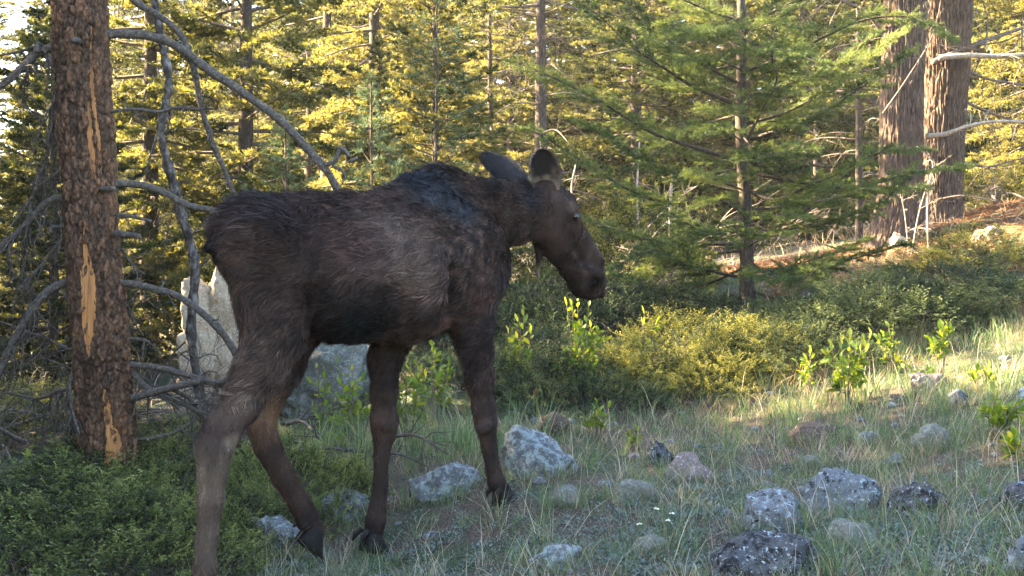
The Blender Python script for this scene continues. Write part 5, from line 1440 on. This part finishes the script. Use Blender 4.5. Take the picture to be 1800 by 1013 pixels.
# ------------------------------------------------------------------ grass, dry grass, litter, cushion plants
m_grass = leaf_mat("green_grass", [(0, (.035, .065, .030)), (.4, (.080, .130, .062)), (.7, (.14, .195, .100)), (1, (.24, .28, .16))], trans=.35, tcol=(1.3, 1.3, .5), objvar=0)
m_dry = leaf_mat("dry_grass", [(0, (.12, .085, .05)), (.5, (.30, .245, .165)), (1, (.52, .46, .34))], trans=.3, tcol=(1.2, 1.0, .7), objvar=0)
m_litter = leaf_mat("needle_litter", [(0, (.03, .018, .013)), (.5, (.11, .072, .052)), (1, (.32, .25, .19))], trans=.05, objvar=0)
m_cush = leaf_mat("cushion_leaf", [(0, (.05, .068, .055)), (.5, (.105, .14, .115)), (1, (.21, .26, .225))], trans=.15, tcol=(1, 1.05, .9), objvar=0)
def blades(P, H, lean, az, w, bend, g, G, tint):
    n = len(P); d = np.stack([np.cos(az), np.sin(az), 0 * az], 1); sd = np.stack([-np.sin(az), np.cos(az), 0 * az], 1)
    # random twist of the width so that blades are seen at all angles
    tw = g.rand(n) * 3.14; sd = norm(sd * np.cos(tw)[:, None] + d * np.sin(tw)[:, None] * .8)
    rows = []
    for f, ww in ((0, 1), (.38, .9), (.72, .6)):
        C0 = P + d * ((lean * f + bend * f * f) * H)[:, None] + np.array([0, 0, 1.0]) * (H * (f - .35 * bend * f * f))[:, None]
        rows += [C0 - sd * (w * ww / 2)[:, None], C0 + sd * (w * ww / 2)[:, None]]
    tip = P + d * ((lean + bend) * H)[:, None] + np.array([0, 0, 1.0]) * (H * (1 - .45 * bend))[:, None]
    V = np.stack(rows + [tip], 1).reshape(-1, 3); b = np.arange(n)[:, None] * 7
    Q = np.vstack([b + [0, 1, 3, 2], b + [2, 3, 5, 4]]); T = b + [4, 5, 6]
    G.add(V, T, Q, np.repeat(tint, 7))
def cover(x, y):
    """how grassy the ground is at a place, 0..1"""
    p = np.stack([x, y, 0 * x], 1)
    c = .5 + .75 * fbm(p, .9, 3, 201)
    c = c + .25 * np.clip((x - .2) / 1.5, -1, 1)
    c = np.where((y > 9.4 - .0 * x) & (x < 2.3), c - .35, c)
    # under the moose and by its hooves the needles lie bare
    c = c - .45 * np.exp(-((x - .35) ** 2 / .5 + (y - 7.4) ** 2 / .5))
    return np.clip(c, 0, 1)
g = rng(303)
def scatter_tufts(n, x0, x1, y0, y1, power=1.0):
    x = x0 + (x1 - x0) * g.rand(n); y = y0 + (y1 - y0) * g.rand(n)
    k = (np.abs(x / y) < .44) & (g.rand(n) < cover(x, y) ** power)
    return x[k], y[k]
def tufts(G, x, y, per, h0, h1, w0, w1, rad, lean, bend, t0, tv):
    n = len(x)
    if n == 0: return
    cnt = np.maximum(2, (per * (.4 + 1.1 * g.rand(n))).astype(int)); id_ = np.repeat(np.arange(n), cnt); m_ = len(id_)
    a = g.rand(m_) * 6.283; r = rad * np.sqrt(g.rand(m_)) * (.5 + g.rand(n))[id_]
    X = x[id_] + np.cos(a) * r; Y_ = y[id_] + np.sin(a) * r; Z = ground_z(X, Y_) - .01
    th = (.55 + .8 * g.rand(n))[id_]
    H = (h0 + (h1 - h0) * g.rand(m_)) * th; tt = (t0 + .16 * g.randn(n))[id_] + tv * g.randn(m_)
    blades(np.stack([X, Y_, Z], 1), H, lean * g.rand(m_) , a + .5 * g.randn(m_), w0 + (w1 - w0) * g.rand(m_), bend * g.rand(m_), g, G, tt)
Gg, Gd = Geo(), Geo()
x, y = scatter_tufts(2300, -2.6, 3.6, 4.3, 8.0); tufts(Gg, x, y, 18, .05, .16, .0014, .0030, .05, .35, .6, .48, .14)
x, y = scatter_tufts(1500, -2.6, 4.2, 7.2, 10.5); tufts(Gg, x, y, 15, .06, .20, .0020, .0042, .07, .35, .6, .52, .14)
x, y = scatter_tufts(500, 1.0, 5.5, 9.5, 14, .6); tufts(Gg, x, y, 14, .06, .20, .003, .006, .09, .35, .6, .55, .14)
x, y = scatter_tufts(1300, -2.6, 3.6, 4.3, 8.0, .7); tufts(Gd, x, y, 15, .05, .20, .0012, .0024, .06, .7, .9, .5, .22)
x, y = scatter_tufts(900, -2.6, 4.2, 7.2, 11, .7); tufts(Gd, x, y, 12, .05, .2, .0018, .0032, .07, .6, .9, .5, .22)
for o_ in list(bpy.data.objects):
    if o_.name.startswith(("rock", "boulder")):
        V_ = np.array([v.co[:] for v in o_.data.vertices][::7]); e = np.abs(V_).max(0); per_ = int(14 + 60 * e[0])
        a = g.rand(per_) * 6.28; x = o_.location.x + np.cos(a) * e[0] * (.85 + .35 * g.rand(per_)); y = o_.location.y + np.sin(a) * e[1] * (.9 + .3 * g.rand(per_))
        y = np.where((y < o_.location.y) | (g.rand(per_) < .3), y, 2 * o_.location.y - y)
        tufts(Gg, x, y, 12, .04, .13, .0016, .0034, .04, .4, .6, .48, .14); h_ = per_ // 2
        tufts(Gd, x[:h_], y[:h_], 10, .04, .15, .0014, .0026, .05, .6, .8, .45, .2)
# tall fresh blades behind the forelegs and by the yellow shrub
for (px, py, n, sp_, h) in [(700,800,26,.40,.34),(760,800,24,.30,.36),(640,790,16,.3,.28),(880,720,14,.25,.3),(920,700,10,.2,.3),(560,790,10,.2,.25),(1400,730,12,.3,.25),(1560,720,12,.3,.24),(1650,720,14,.4,.24),(1750,690,12,.4,.24)]:
    p = at(px, py); xx = p[0] + sp_ * g.randn(n); yy = p[1] + .5 * sp_ * g.randn(n); tufts(Gg, xx, yy, 12, h * .4, h, .004, .0075, .05, .25, .45, .68, .16)
for (px, py, n, sp_, h) in [(1560,985,4,.12,.26),(1500,1000,3,.2,.2),(1640,960,4,.2,.2),(700,1000,3,.2,.18),(1010,1000,3,.2,.18)]:
    p = at(px, min(py, 1010)); xx = p[0] + sp_ * g.randn(n); yy = p[1] + .4 * sp_ * g.randn(n); tufts(Gg, xx, yy, 12, h * .4, h, .0025, .0045, .04, .22, .4, .38, .1)
# long pale stalks arching over the green
n = 620; x = -1.2 + 4.6 * g.rand(n); y = 4.6 + 4.6 * g.rand(n); k = np.abs(x / y) < .42; x, y = x[k], y[k]; n = len(x)
blades(np.stack([x, y, ground_z(x, y)], 1), .12 + .26 * g.rand(n), .5 * g.rand(n), g.rand(n) * 6.28, .0014 + .0016 * g.rand(n), .9 * g.rand(n), g, Gd, .75 + .2 * g.randn(n))
obj("grass", Gg.mesh("grass", m_grass), kind="stuff", label="green grass tufts growing over the slope", cat="grass")
obj("dry_grass", Gd.mesh("dry_grass", m_dry), kind="stuff", label="dry straw-coloured grass mixed through the green", cat="dry grass")
# needle litter
n = 60000; x = -3 + 7.5 * g.rand(n); y = 4.4 + 6.0 * g.rand(n); k = (np.abs(x / y) < .42) & (g.rand(n) > .65 * cover(x, y)); x, y = x[k], y[k]; n = len(x)
a = g.rand(n) * 6.28; D_ = norm(np.stack([np.cos(a), np.sin(a), .25 * g.randn(n)], 1))
v, t3 = needles(np.stack([x, y, ground_z(x, y) + .010 + .008 * g.rand(n)], 1), D_, .025 + .04 * g.rand(n), .0024, g, .6)
Gl_ = Geo(); Gl_.add(v, t3, None, np.repeat(np.clip(.5 + .28 * g.randn(n), 0, 1), 3))
obj("needle_litter", Gl_.mesh("needle_litter", m_litter), kind="stuff", label="brown fallen needles strewn between the grass tufts", cat="litter")
n = 42000; x = 2.4 + 7.5 * g.rand(n); y = 12.2 + 6 * g.rand(n); k = (np.abs(x / y) < .48); x, y = x[k], y[k]; n = len(x)
a = g.rand(n) * 6.28; D_ = norm(np.stack([np.cos(a), np.sin(a), .25 * g.randn(n)], 1))
v, t3 = needles(np.stack([x, y, ground_z(x, y) + .015 + .03 * g.rand(n)], 1), D_, .06 + .08 * g.rand(n), .009, g, .6)
Gl_ = Geo(); Gl_.add(v, t3, None, np.repeat(np.clip(.5 + .28 * g.randn(n), 0, 1), 3))
obj("needle_litter", Gl_.mesh("fir_needle_litter", leaf_mat("red_needle_litter", [(0, (.07, .026, .012)), (.5, (.20, .085, .035)), (1, (.38, .20, .10))], trans=.05, objvar=0)), kind="stuff", label="reddish fallen needles on the slope under the old firs", cat="litter")
# cushion plants
Gc = Geo()
for (px, py, n, sx_) in [(1100,950,70,.35),(1230,890,70,.35),(1330,850,30,.3),(1700,900,110,.40),(1760,960,90,.35),(1620,965,60,.3),(1500,935,50,.3),(1200,985,70,.3),(1000,990,50,.4),(780,960,50,.4),(850,1005,40,.4),(1650,840,40,.4),(1400,1000,50,.3),(500,1000,30,.3),(640,1005,30,.3),(1300,800,20,.4)]:
    p = at(px, min(py, 1010)); xx = p[0] + sx_ * .7 * g.randn(n); yy = p[1] + sx_ * .7 * g.randn(n); m_ = n * 30
    id_ = np.repeat(np.arange(n), 30); X = xx[id_] + .030 * g.randn(m_); Y_ = yy[id_] + .030 * g.randn(m_); Z = ground_z(X, Y_) + .006 + .022 * g.rand(m_)
    a = g.rand(m_) * 6.28; D_ = norm(np.stack([np.cos(a), np.sin(a), .35 + .7 * g.rand(m_)], 1))
    v, t3 = needles(np.stack([X, Y_, Z], 1), D_, .010 + .010 * g.rand(m_), .0075, g, .5)
    Gc.add(v[:, :], t3[:, ::-1], None, np.repeat(np.clip(.5 + .2 * g.randn(m_), 0, 1), 3))
obj("cushion_plants", Gc.mesh("cushion_plants", m_cush), kind="stuff", label="silvery grey-green cushion plants hugging the ground", cat="ground cover")
# sparse dry undergrowth farther back
Gu = Geo()
n = 7000; x = -14 + 34 * g.rand(n); y = 11 + 26 * g.rand(n); k = (np.abs(x / y) < .5); x, y = x[k], y[k]; n = len(x)
blades(np.stack([x, y, ground_z(x, y)], 1), .10 + .25 * g.rand(n), .6 * g.rand(n), g.rand(n) * 6.28, .006 + .010 * g.rand(n), .8 * g.rand(n), g, Gu, .35 + .25 * g.randn(n))
obj("undergrowth", Gu.mesh("undergrowth", m_dry), kind="stuff", label="sparse dry undergrowth on the forest floor behind", cat="undergrowth")

# small stones pressed into the ground
g = rng(909); Gp = Geo(); Vi, Ti = ico(2)
for i in range(420):
    x = -2.2 + 6 * g.rand(); y = 4.5 + 5.5 * g.rand()
    if abs(x / y) > .42: continue
    s_ = .012 + .035 * g.rand() ** 3; P_ = Vi * (1 + .35 * fbm(Vi + i, 1.6, 2, i))[:, None] * [s_, s_ * (.6 + .5 * g.rand()), s_ * .55]
    a = g.rand() * 6.28; P_ = P_ @ np.array([[math.cos(a), math.sin(a), 0], [-math.sin(a), math.cos(a), 0], [0, 0, 1]])
    Gp.add(P_ + [x, y, gz(x, y) + .1 * s_], Ti, None, g.rand())
obj("small_stones", Gp.mesh("small_stones", RM['grey'], True), kind="stuff", label="small stones pressed into the needle-strewn ground", cat="stones")

# ------------------------------------------------------------------ small flowers, bare saplings, fallen branches, dead brush
m_flower = leaf_mat("white_flower", [(0, (.5, .47, .36)), (1, (.8, .78, .66))], trans=.2, tcol=(1, 1, .9))
GF, TF = ico(1)
for i, (px, py, lb) in enumerate([(1148, 905, "uppermost little cream flower head left of the cushion plants"), (1175, 912, "little cream flower head right of the uppermost one"), (1172, 925, "little cream flower head just under the second one"), (1118, 935, "lone cream flower head lower left of the other three")]):
    p = at(px, py + 22); hz = gz(p[0], p[1]); h = .075
    t = thing("wildflower", lb, "flower", (p[0], p[1], hz), 0, "cream wildflowers in the grass")
    G = Geo(); v, t3, q_ = tube([[0, 0, 0], [.006, 0, h * .6], [.01, 0, h]], .0012, 4); G.add(v, t3, q_, .3); obj("stem", G.mesh("flower_stem", m_grass), t)
    G = Geo(); g2 = rng(i)
    for k in range(5): G.add(GF * [.006, .006, .004] + [.01 + .007 * g2.randn(), .007 * g2.randn(), h + .003 * g2.rand()], TF, None, g2.rand())
    obj("flower_head", G.mesh("flower_head", m_flower), t)
def sapling(pp, Y, r, label, seed, mat=m_twig, twigs=6, tl=.15):
    g = rng(seed); o_ = W(pp[0][0], pp[0][1], Y); o_[2] = gz(o_[0], Y); pts = [W(a, b, Y) - o_ for a, b in pp]; pts[0] = np.array([0, 0, -.03])
    t = thing("bare_sapling", label, "dead sapling", tuple(o_)); G = Geo()
    S = spline(pts, 30); v, t3, q_ = tube(S, np.linspace(r, r * .5, 30), 7, True, .15, seed); G.add(v, t3, q_, .5); obj("stem", G.mesh("bare_stem", mat, True), t)
    for i in range(twigs):
        s = g.randint(6, 28); G = Geo(); d = norm(g.randn(3) + [0, 0, .5]); L = tl * (.4 + g.rand())
        dead_limb(G, [S[s], S[s] + d * L * .5, S[s] + d * L], r * .35, g, 3, L * .5, 4); obj("twig", G.mesh("bare_twig", mat), t)
sapling([(1633,430),(1630,380),(1632,330),(1640,290),(1630,275),(1612,258)], 14.0, .011, "pale forked bare sapling in front of the darker old fir trunk", 1, m_pale)
sapling([(1600,425),(1612,390),(1622,350),(1636,310),(1641,290)], 14.0, .008, "thin bare stem leaning against the pale forked sapling", 2, m_pale)
sapling([(1598,415),(1590,375),(1582,340)], 14.2, .007, "short pale bare stem beside the upright pale stone", 3, m_pale)
sapling([(1000,440),(1010,390),(1005,330),(1012,290)], 15.5, .016, "bare pale sapling behind the moose's face", 4, m_pale)
sapling([(1120,480),(1123,420),(1120,340),(1124,250)], 16.5, .02, "thin sunlit bare trunk behind the near fir's left limbs", 5, m_pale)
sapling([(1180,440),(1178,380),(1182,300)], 18.0, .03, "short sunlit snag left of the near fir's trunk", 6, m_pale)
def brush(px, py, Y, n, L, r, label, seed, mat=m_twig, w=.5, up=.3, name="fallen_branch", cat="dead branches", group=None):
    g = rng(seed); p = W(px, py, Y); o_ = np.array([p[0], Y, gz(p[0], Y)]); t = thing(name, label, cat, tuple(o_), 0, group)
    for i in range(n):
        a = g.rand() * 6.28; s = np.array([w * g.randn() * .5, w * g.randn() * .4, .03 + .12 * g.rand()]); d = norm(np.array([math.cos(a), math.sin(a), up * g.rand() - .05]))
        l_ = L * (.4 + .8 * g.rand()); G = Geo()
        dead_limb(G, [s, s + d * l_ * .5 + [0, 0, .08 * l_], s + d * l_], r * (.5 + .8 * g.rand()), g, 8, l_ * .4, 6, hang=-.1, start=.1); obj("branch", G.mesh("fallen_branch", mat), t)
brush(60, 700, 10.5, 10, 1.6, .014, "heap of sunlit dead branches at the far left", 1, m_pale, 1.0)
brush(120, 760, 9.4, 8, 1.2, .012, "dead twiggy branches just left of the scarred pine's base", 2, m_twig, .7)
brush(20, 790, 9.0, 7, 1.4, .014, "dark fallen branches at the left edge above the juniper mats", 3, m_twig, .8)
brush(370, 720, 9.8, 7, 1.0, .012, "dead brush standing before the tall sunlit boulder", 14, m_deadwood, .4, .9)
brush(280, 700, 9.6, 8, 1.1, .011, "dead brush between scarred pine and sunlit boulder", 4, m_twig, .6)
brush(1775, 390, 15.8, 5, 1.2, .012, "sunlit dead brush right of the old firs", 5, m_twig, .8)
brush(1480, 400, 16.0, 6, 1.2, .012, "fallen branches left of the sunlit old fir", 6, m_twig, .8)
brush(500, 770, 8.4, 3, .9, .016, "fallen stick lying behind the swinging hind leg", 7, m_deadwood, .3, .05)
brush(700, 825, 7.6, 3, .7, .012, "weathered stick lying in grass behind the left front leg", 8, m_deadwood, .2, .03)
brush(1100, 420, 19.0, 9, 2.0, .016, "golden tangle of dead limbs behind the near fir", 9, m_pale, 1.4, .9)
brush(860, 300, 20.0, 9, 2.2, .018, "golden tangle of dead limbs behind the moose's neck", 10, m_pale, 1.5, 1.4)
brush(200, 560, 14.5, 10, 2.0, .014, "dead limbs in the backlit thicket left of the moose", 11, m_twig, 1.4, 1.2)
